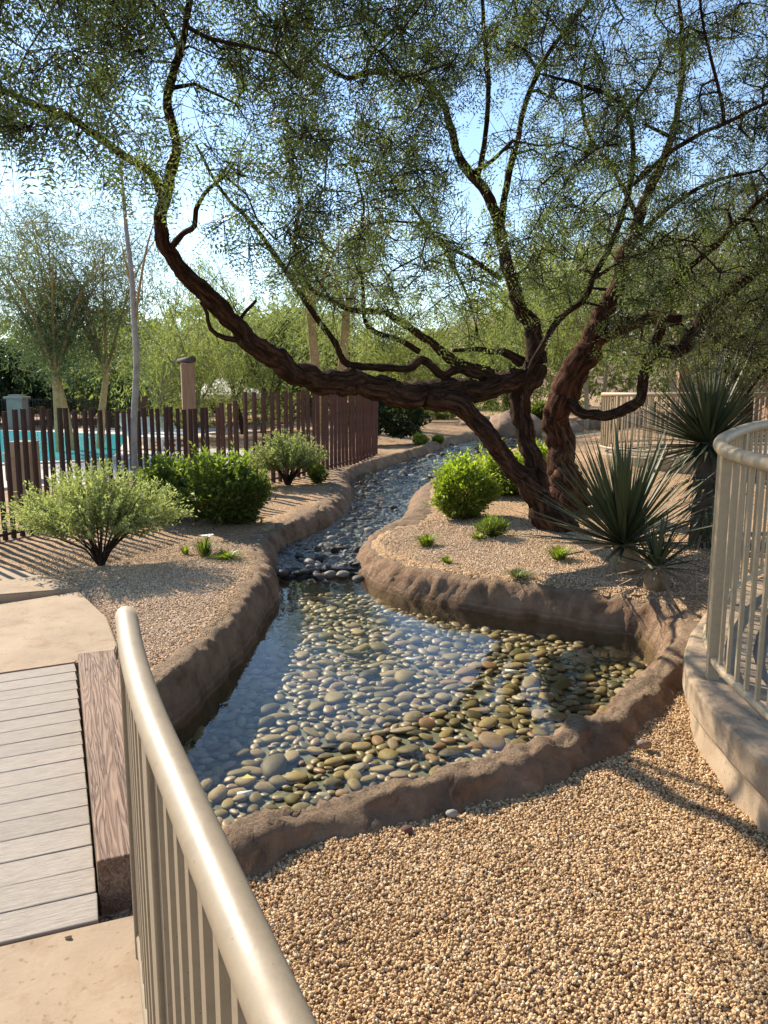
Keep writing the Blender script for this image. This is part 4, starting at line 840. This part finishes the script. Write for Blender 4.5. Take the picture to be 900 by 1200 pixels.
def twig(ti, pts, r0, r1, sides=4): TW[ti].tube(pts, np.linspace(r0, r1, len(pts)), sides, False)
for qi, q in enumerate(tg):
    D2 = np.sum((npos[:nn] - q) ** 2, 1); i = int(np.argmin(D2)); a = npos[i]; L = math.sqrt(D2[i]); ti = int(nown[i])
    if L > 2.6: continue
    k = max(3, int(L / .14) + 1); tt = np.linspace(0, 1, k)[:, None]; c = a + (q - a) * tt + np.array([0, 0, 1]) * (np.sin(tt * math.pi) * .10 * L) + rng.normal(size=(k, 3)) * .038 * np.sin(tt * math.pi)
    ns_ = float(np.clip(q[1] / 7.2, .6, 1.1)); r0 = min(nrad[i] * .75, (.010 + .017 * L) * ns_); 
    if qi < NPRIM:                           # secondary boughs: thicker and more crooked
        r0 = min(nrad[i] * .8, (.016 + .016 * L) * ns_); c[1:-1] += rng.normal(size=(k - 2, 3)) * .03
    r1_ = (.009 if qi < NPRIM else .0042) * ns_; twig(ti, c, r0, r1_, 5)
    m = k - 1; npos[nn:nn + m] = c[1:]; nrad[nn:nn + m] = np.linspace(r0, r1_, k)[1:]; nown[nn:nn + m] = ti; nn += m
    for s in range(3):                       # bare crooked twiglets
        st = c[random.randrange(0, k)]; dv = rand_dir(1)[0]; l_ = random.uniform(.15, .45); p1 = st + dv * l_ * .5 + rng.normal(size=3) * .03; twig(ti, [st, p1, p1 + dv * l_ * .5 + rng.normal(size=3) * .05], .0046 * ns_, .0018 * ns_, 3)
    for s in range(4):                       # thin drooping shoots
        st = c[random.randrange(max(1, int(k * .6)), k)]; dv = (q - a) / (L + 1e-6) * .5 + rand_dir(1)[0] * .9 + np.array([0, 0, -.12]); dv /= np.linalg.norm(dv); l_ = random.uniform(.14, .32)
        e = st + dv * l_ + np.array([0, 0, -.10 * l_]); md = st + dv * l_ * .5; twig(ti, [st, md, e], .0040 * ns_, .0018 * ns_, 3)
        nl = 5; u = rng.uniform(.1, 1, nl)[:, None]; LP[ti].append(st + (e - st) * u); LD[ti].append(dv * .5 + rand_dir(nl) * .9 + [0, 0, -.35])
for ti, (t, O) in enumerate(trees):
    Pq = np.concatenate(LP[ti]); Dq = np.concatenate(LD[ti]); V = np.concatenate(TW[ti].V) - O
    mk('twigs', V, TW[ti].F, M['twig'], t)
    cn = np.array([mnoise.noise(Vector(p) * 1.1) for p in Pq])
    add_leaves('crown', Pq, Dq, .112 * rng.uniform(.7, 1.25, len(Pq)) * np.where(Pq[:, 1] > 7, 1.1, 1), M['mesq' if ti == 0 else 'mesq2'], t, *L_PIN, O, var=np.clip(.45 + .8 * cn + rng.normal(size=len(Pq)) * .15, 0, 1))
# ------------------------------------------------------------------ trees farther off
def far_tree(name, label, x, y, h, wd, nleaf, mat, bark, trunks=1, fork=.3, tr=.10, droop=.5, lsize=.16, spread=1.0, group=None, dense=1.0, low=.30, limbs=7, thin=False):
    z0 = gz(x, y); O = np.array([x, y, z0]); t = thing(name, label, 'tree', O, group); g = G(); tips = []
    hf = h * fork
    for k in range(trunks):
        a = k * 6.28 / max(1, trunks) + .6; off = np.array([math.cos(a), math.sin(a), 0]) * (.35 * (trunks > 1)); f = np.array([off[0] * 1.8, off[1] * 1.8, hf * random.uniform(.9, 1.1)])
        g.tube([off + [0, 0, -.1], off * 1.3 + [0, 0, hf * .5], f], [tr * 1.15, tr, tr * .85], 9)
        for j in range(limbs):
            b = rng.uniform(0, 6.28); rr = rng.uniform(.25, 1) * wd / 2 * spread; e = np.array([math.cos(b) * rr, math.sin(b) * rr, h * rng.uniform(.62, 1.0) - rr * .15])
            md = f + (e - f) * .45 + np.array([0, 0, .08 * h]); P = resample(np.array([f, md, e]), .5); g.tube(P, np.linspace(tr * (.42 if tr < .12 else .30), .010, len(P)), 5, False); tips.append(P)
            for s in range(3):
                q = P[random.randrange(len(P) // 3, len(P))]; e2 = q + rand_dir(1, .4)[0] * rng.uniform(.5, 1.2) * wd * .2; P2 = resample(np.array([q, (q + e2) / 2 + [0, 0, .05], e2]), .4); g.tube(P2, np.linspace(tr * .16, .006, len(P2)), 4, False); tips.append(P2)
    g.build('trunk', bark, t)
    allp = np.concatenate(tips); allp = allp[allp[:, 2] > h * low]
    nc = nleaf // 14; c = allp[rng.integers(0, len(allp), nc)] + rng.normal(size=(nc, 3)) * [wd * .07, wd * .07, h * .05]
    if dense > 1: 
        m_ = int(nc * (dense - 1)); dd = rand_dir(m_); rr = rng.uniform(.55, 1, m_) ** .5; c = np.vstack([c, dd * rr[:, None] * [wd / 2, wd / 2, h * (1 - low) / 2] + [0, 0, h * (1 + low) / 2]])
    n14 = 14; u = rng.uniform(0, 1, (len(c), n14)); dr = np.stack([rng.normal(size=len(c)) * .35, rng.normal(size=len(c)) * .35, -droop * np.ones(len(c))], 1)
    P = (c[:, None, :] + dr[:, None, :] * u[:, :, None] * (h * .13) + rng.normal(size=(len(c), n14, 3)) * .07).reshape(-1, 3); P = P[P[:, 2] > .15]
    D = rand_dir(len(P)) * .7 + [0, 0, -droop]
    cn = np.repeat(rng.random(len(c)), n14)[:len(P)]
    add_leaves('crown', P + O, D, lsize * rng.uniform(.6, 1.3, len(P)), mat, t, *(L_THIN if thin else L_DIA), O, var=np.clip(.2 + .5 * cn + .3 * rng.random(len(P)), 0, 1))
    return t
def X_(px, Y): return (px - 450) / 900 * Y * 1.02
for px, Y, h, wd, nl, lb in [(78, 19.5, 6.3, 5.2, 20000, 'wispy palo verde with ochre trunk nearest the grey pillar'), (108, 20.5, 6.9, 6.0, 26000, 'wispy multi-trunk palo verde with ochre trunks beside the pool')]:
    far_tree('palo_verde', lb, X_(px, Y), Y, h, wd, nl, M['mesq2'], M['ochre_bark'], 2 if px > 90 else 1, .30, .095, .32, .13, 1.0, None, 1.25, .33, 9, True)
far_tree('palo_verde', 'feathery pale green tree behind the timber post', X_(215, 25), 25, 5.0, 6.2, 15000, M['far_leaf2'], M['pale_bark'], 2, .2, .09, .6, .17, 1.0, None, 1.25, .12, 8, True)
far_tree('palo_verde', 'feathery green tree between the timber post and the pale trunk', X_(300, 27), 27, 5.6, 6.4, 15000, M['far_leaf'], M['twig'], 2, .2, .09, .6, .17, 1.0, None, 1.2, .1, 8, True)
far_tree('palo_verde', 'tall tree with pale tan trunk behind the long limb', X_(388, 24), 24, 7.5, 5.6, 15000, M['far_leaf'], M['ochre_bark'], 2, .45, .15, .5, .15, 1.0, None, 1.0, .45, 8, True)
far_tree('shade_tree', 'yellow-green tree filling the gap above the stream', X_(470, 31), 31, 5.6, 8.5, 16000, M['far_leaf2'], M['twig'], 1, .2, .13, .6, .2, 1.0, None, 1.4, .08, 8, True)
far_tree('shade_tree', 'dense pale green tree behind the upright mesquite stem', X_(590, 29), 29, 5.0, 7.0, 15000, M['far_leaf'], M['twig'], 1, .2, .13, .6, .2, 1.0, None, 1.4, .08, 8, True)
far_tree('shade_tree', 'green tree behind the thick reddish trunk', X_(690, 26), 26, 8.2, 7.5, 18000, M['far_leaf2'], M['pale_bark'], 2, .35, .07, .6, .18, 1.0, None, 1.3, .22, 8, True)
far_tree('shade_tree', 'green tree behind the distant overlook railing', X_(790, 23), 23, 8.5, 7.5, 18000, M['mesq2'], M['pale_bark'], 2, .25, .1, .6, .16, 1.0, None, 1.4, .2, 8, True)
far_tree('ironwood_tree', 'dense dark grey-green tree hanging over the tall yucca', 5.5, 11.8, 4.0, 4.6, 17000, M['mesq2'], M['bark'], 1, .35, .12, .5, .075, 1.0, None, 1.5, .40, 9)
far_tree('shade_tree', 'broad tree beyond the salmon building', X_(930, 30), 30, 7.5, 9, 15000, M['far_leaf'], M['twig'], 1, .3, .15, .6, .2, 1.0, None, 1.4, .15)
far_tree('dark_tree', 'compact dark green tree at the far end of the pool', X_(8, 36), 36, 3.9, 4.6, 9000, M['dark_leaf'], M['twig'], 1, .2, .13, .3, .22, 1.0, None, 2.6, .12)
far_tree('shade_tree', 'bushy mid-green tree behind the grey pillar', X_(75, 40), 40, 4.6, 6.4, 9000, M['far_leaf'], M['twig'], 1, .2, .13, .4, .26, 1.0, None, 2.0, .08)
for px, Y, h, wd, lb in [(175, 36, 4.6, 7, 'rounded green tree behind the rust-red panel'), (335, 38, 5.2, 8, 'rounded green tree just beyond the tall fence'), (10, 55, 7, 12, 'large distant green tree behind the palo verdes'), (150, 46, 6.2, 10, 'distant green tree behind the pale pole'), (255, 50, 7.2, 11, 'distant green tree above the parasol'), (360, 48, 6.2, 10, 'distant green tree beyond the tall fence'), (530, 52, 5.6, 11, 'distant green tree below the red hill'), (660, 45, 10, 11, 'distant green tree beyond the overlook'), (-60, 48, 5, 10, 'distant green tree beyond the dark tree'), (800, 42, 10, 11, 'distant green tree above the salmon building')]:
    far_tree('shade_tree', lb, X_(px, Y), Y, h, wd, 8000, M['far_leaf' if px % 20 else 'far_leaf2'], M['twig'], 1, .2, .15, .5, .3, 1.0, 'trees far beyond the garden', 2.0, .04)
# slim pale trunk by the fence
O = gp(158, 560, 0.0); O = at(158, 600, 9.6); O[2] = gz(O[0], O[1]); t = thing('bare_sapling', 'slim pale grey bare trunk rising beside the picket fence', 'tree', O)
P = resample(np.array([[*O, .045], [*at(157, 500, 9.6), .042], [*at(160, 430, 9.6), .04], [*at(157, 370, 9.6), .036], [*at(154, 320, 9.6), .032], [*at(148, 270, 9.6), .026], [*at(144, 220, 9.5), .018], [*at(136, 150, 9.4), .008]]), .15)
P[0, 2] -= .06; V, Fc = tube(P[:, :3] - O, P[:, 3] * .95, 10); mk('trunk', V, Fc, M['grey_bark'], t)
for rows in ([(158, 385, .02), (163, 340, .016), (172, 290, .012), (180, 262, .006)], [(156, 345, .016), (148, 310, .012), (141, 280, .006)]):
    P = resample(np.array([[*at(a, b, 9.6), r] for a, b, r in rows]), .12); V, Fc = tube(P[:, :3] - O, P[:, 3], 6); mk('branch', V, Fc, M['ochre_bark'], t)

# ------------------------------------------------------------------ beyond the fence: pool terrace
def hole(name, pts, z, mat, label): return tag(slab(name, pts, z, .1, mat, None, 0), label, kind='structure')
hole('pool_deck', [(-40, 11), (-7.5, 12.2), (-4.6, 13.2), (-3.2, 14.5), (-3, 20), (-4.5, 33), (-40, 33)], .012, M['deck'], 'pale concrete deck around the pool')
tag(slab('pool_coping', [(-30, 16.3), (-8.3, 16.3), (-6.0, 17.4), (-6.4, 19.5), (-8.8, 27.6), (-15, 30.6), (-30, 30.6)], .05, .08, M['deck'], None, .01), 'pale coping around the swimming pool', kind='structure')
tag(slab('pool_water', [(-29.7, 16.6), (-8.4, 16.6), (-6.35, 17.6), (-6.75, 19.5), (-9.1, 27.3), (-15.1, 30.3), (-29.7, 30.3)], .056, .03, M['pool'], None, 0), 'turquoise water of the swimming pool', kind='structure')
def box_thing(name, label, cat, x, y, parts, z=None, rz=0, group=None):
    t = thing(name, label, cat, (x, y, gz(x, y) if z is None else z), group); t.rotation_euler = (0, 0, rz)
    for nm, c, d_, mt, bv in parts: g = G(); g.box(c, d_, 0, bv); g.build(nm, M[mt], t)
    return t
box_thing('timber_post', 'tall square timber post topped by a dark log end', 'post', X_(228, 12.6), 12.6, [('post', (0, 0, 1.0), (.21, .21, 2.06), 'timber', .012)], 0, .3)
pt_ = bpy.data.objects['timber_post']; g = G(); g.tube([(-.13, .12, 2.06), (.0, 0, 2.08), (.09, -.13, 2.09)], [.045, .05, .055], 10); g.build('log', M['log'], pt_, True)
box_thing('stone_pillar', 'grey stone gate pillar with a flat cap across the pool', 'pillar', X_(33, 31.5), 31.5, [('shaft', (0, 0, .62), (.62, .62, 1.3), 'stone_pillar', .02), ('cap', (0, 0, 1.31), (.78, .78, .09), 'stone_pillar', .02), ('cap', (0, 0, 1.39), (.5, .5, .07), 'stone_pillar', .02)], 0)
box_thing('planter_wall', 'low tan block wall standing before the pool', 'wall', X_(32, 13.8), 13.8, [('block', (0, 0, .22), (.42, .4, .52), 'wall_concrete', .02), ('cap', (0, 0, .49), (.46, .44, .03), 'deck', .008)], 0)
box_thing('planter_wall', 'second low tan block beside the pool fence', 'wall', X_(2, 9.6), 10.4, [('block', (0, 0, .45), (.30, .3, .95), 'wall_concrete', .02)], 0)
def lounger(x, y, rz, lb):
    t = thing('pool_lounger', lb, 'lounger', (x, y, .02), 'white loungers on the pool deck'); t.rotation_euler = (0, 0, rz)
    g = G(); g.box((0, 0, .32), (.62, 1.3, .08), 0, .02); g.build('seat', M['white'], t)
    g = G(); V, Fc = tube([(0, .6, .34), (0, 1.1, .78)], [.30, .30], 4); V[:, 0] *= 1; g.add(V * [1, 1, 1], Fc)
    bm = G(); bm.add([(-.31, .6, .30), (.31, .6, .30), (.31, 1.12, .80), (-.31, 1.12, .80), (-.31, .65, .24), (.31, .65, .24), (.31, 1.18, .76), (-.31, 1.18, .76)], [(0, 1, 2, 3), (7, 6, 5, 4), (0, 4, 5, 1), (1, 5, 6, 2), (2, 6, 7, 3), (3, 7, 4, 0)]); bm.build('backrest', M['white'], t)
    for sx in (-.26, .26):
        for sy in (-.55, .55): g = G(); g.box((sx, sy, .14), (.05, .05, .30)); g.build('leg', M['white'], t)
for k, (px, Y, rz) in enumerate([(188, 21, 1.0), (205, 22.5, 1.1), (222, 24, 1.0), (176, 26, .9)]):
    lounger(X_(px, Y), Y, rz, ['white pool lounger with raised back between picket fence and timber post', 'white pool lounger beside the timber post', 'white pool lounger behind the others under the pale trees', 'white pool lounger near the rust-red panel'][k])
# parasol
O = (X_(268, 30), 30, 0.0); t = thing('parasol', 'cream parasol spread above the pool deck', 'parasol', O)
g = G(); g.tube([(0, 0, 0), (0, 0, 2.0)], .03, 8); g.build('pole', M['timber'], t)
V = [(0, 0, 2.1)] + [(1.75 * math.cos(a), 1.75 * math.sin(a), 1.45) for a in np.arange(8) * math.pi / 4] + [(1.72 * math.cos(a), 1.72 * math.sin(a), 1.28) for a in np.arange(8) * math.pi / 4]
mk('canopy', V, [(0, 1 + i, 1 + (i + 1) % 8) for i in range(8)] + [(1 + i, 9 + i, 9 + (i + 1) % 8, 1 + (i + 1) % 8) for i in range(8)], M['canvas'], t, False)
# rusty panel hung among the trees, black iron fence beyond the pool
box_thing('rusty_panel', 'rust-red upright panel under the pale trees across the pool', 'panel', X_(176, 24), 24, [('panel', (0, 0, .95), (.28, .04, .95), 'rust_red', .01), ('post', (0, .05, .4), (.05, .05, .9), 'rust', 0)], 0)
t = thing('iron_fence', 'low black iron fence running along the far side of the pool', 'fence', (-18, 33.3, 0)); g = G()
for i in range(130):
    g.box((i * .13, i * .006, .65), (.022, .022, 1.3))
tag(g.build('bars', M['iron'], t), kind='stuff')
for zz in (.15, 1.2): g = G(); g.box((8.45, .4, zz), (17, .03, .04), .046); g.build('fence_rail', M['iron'], t)
# salmon building, boulders, hill
bx = X_(905, 25); t = thing('salmon_building', 'salmon stucco building half hidden behind the trees', 'building', (bx, 25, .6))
for x0 in (-1.6, -.35, 1.0, 2.6): g = G(); g.box((x0, 0, 1.3), (.45, .5, 2.7), 0, .02); g.build('column', M['stucco'], t)
g = G(); g.box((2, 2.6, 1.7), (9, .3, 3.5)); g.build('wall', M['stucco'], t)
g = G(); g.box((2, 1.2, 2.85), (9.4, 3.4, .35), 0, .03); g.build('roof', M['stucco'], t)
g = G(); g.box((1, 0.0, .55), (7, .06, .06)); g.build('porch_rail', M['timber'], t)
def boulder(px, py, w_, h_, lb, zg=.4, seed=1, ln=1.0):
    b = gp(px, py, zg); V, Fc = SM[seed % 8]; bm = bmesh.new(); bmesh.ops.create_icosphere(bm, subdivisions=3, radius=1)
    V = np.array([v.co for v in bm.verts]); bm.verts.index_update(); Fc = np.array([[v.index for v in f.verts] for f in bm.faces]); bm.free()
    n = 1 + .25 * vnoise(V, 1.1, seed * 5.0) + .12 * vnoise(V, 3, seed * 2.0); V = V * n[:, None] * [w_ / 2 * ln, w_ / 2, h_]; o = mk('boulder', V, Fc, M['boulder']); o.location = tuple(b); return tag(o, lb, 'boulder')
boulder(690, 502, 1.1, .38, 'long low tan boulder left of the overlook railing', .45, 2, 1.5)
boulder(605, 502, 1.5, .55, 'rounded tan boulder on the mound behind the leaning trunk', .45, 3)
boulder(655, 507, 1.2, .40, 'low tan boulder behind the thick reddish trunk', .45, 4, 1.3)
boulder(560, 497, 1.0, .3, 'flat tan rock on the far stream bank', .45, 5, 1.4)
boulder(750, 497, 1.4, .45, 'tan boulder behind the overlook railing', .6, 6, 1.4)
hx = np.linspace(-120, 420, 60); V = []; 
for yy, f in ((320, 0), (360, .55), (420, 1.0), (520, .8), (650, 0)):
    for x in hx: V.append((x, yy, -2 + f * (40 * math.exp(-((x - 55) / 95) ** 2) + 30 * math.exp(-((x - 250) / 120) ** 2)) * (1 + .22 * mnoise.noise(Vector((x * .03, yy * .02, 0))))))
q = [(r * 60 + i, r * 60 + i + 1, (r + 1) * 60 + i + 1, (r + 1) * 60 + i) for r in range(4) for i in range(59)]
tag(mk('hill', V, q, M['hill']), 'bare red desert hill on the skyline', kind='structure')
# ------------------------------------------------------------------ small things in and by the pond
def bit(name, lb, cat, px, py, z, L, r, rz, mat):
    p = on(px, py, z); o = mk(name, *tube([(-L / 2, 0, 0), (L / 2, 0, .0)], r, 10), M[mat]); o.location = tuple(p); o.rotation_euler = (0, 0, rz); return tag(o, lb, cat)
bit('pipe_piece', 'short white plastic tube lying on pond pebbles near the handrail', 'tube', 287, 931, -.40, .075, .017, .3, 'white')
bit('pipe_piece', 'short white tube lying among pebbles in the middle of the pond', 'tube', 600, 787, -.40, .10, .014, -.3, 'white')
bit('pipe_piece', 'small white tube lying in the sky reflection of the pond', 'tube', 483, 773, -.40, .09, .012, -.2, 'white')
p = on(289, 912, -.37); o = mk('fallen_leaf', [(-.03, 0, 0), (0, .022, .012), (.04, .004, 0), (.002, -.02, .01)], [(0, 1, 2, 3)], M['yellow']); o.location = tuple(p); tag(o, 'yellow fallen leaf resting on pebbles by the white tube', 'leaf')
for px_, py_, s_, lb, mt, sd_ in [(530, 953, .022, 'small grey stone on the gravel at the foot of the kerb', 'stone_pillar', 1), (477, 972, .020, 'small red stone on the gravel at the foot of the kerb', 'rust_red', 2), (755, 872, .03, 'tan stone lying where kerb and gravel meet', 'boulder', 3), (80, 1098, .009, 'small brown clod on the concrete landing', 'timber', 4)]:
    b = on(px_, py_, -.09 if py_ < 1000 else 0); V, Fc = SM[sd_]; o = mk('loose_stone', V * s_ * [1.2, 1, .8], Fc, M[mt]); o.location = tuple(b); tag(o, lb, 'stone')

# fallen leaflets and twigs on the gravel
n = 5200; X = rng.uniform(-2.8, 3.0, n); Y = rng.uniform(1.6, 9.8, n); d = chan_depth(X, Y); k = (d < -.12) & ~((X < -1.5) & (Y < 6)) & ~((X < -.6) & (Y < 2.3)) & (X < 1.5 + (Y > 5.9) * 2); X, Y = X[k], Y[k]
cn = np.array([mnoise.noise(Vector((a * .9, b * .9, 3))) for a, b in zip(X, Y)]); k = cn > rng.uniform(-.3, .5, len(X)); X, Y = X[k], Y[k]
pos = np.stack([X, Y, surf(X, Y) + .011], 1); dr = rand_dir(len(X)); dr[:, 2] *= .2
tag(add_leaves('leaf_litter', pos, dr, rng.uniform(.012, .045, len(X)), M['litter'], None, *L_THIN, (0, 0, 0)), 'dry fallen leaflets and twigs scattered over the gravel', 'litter', kind='stuff')
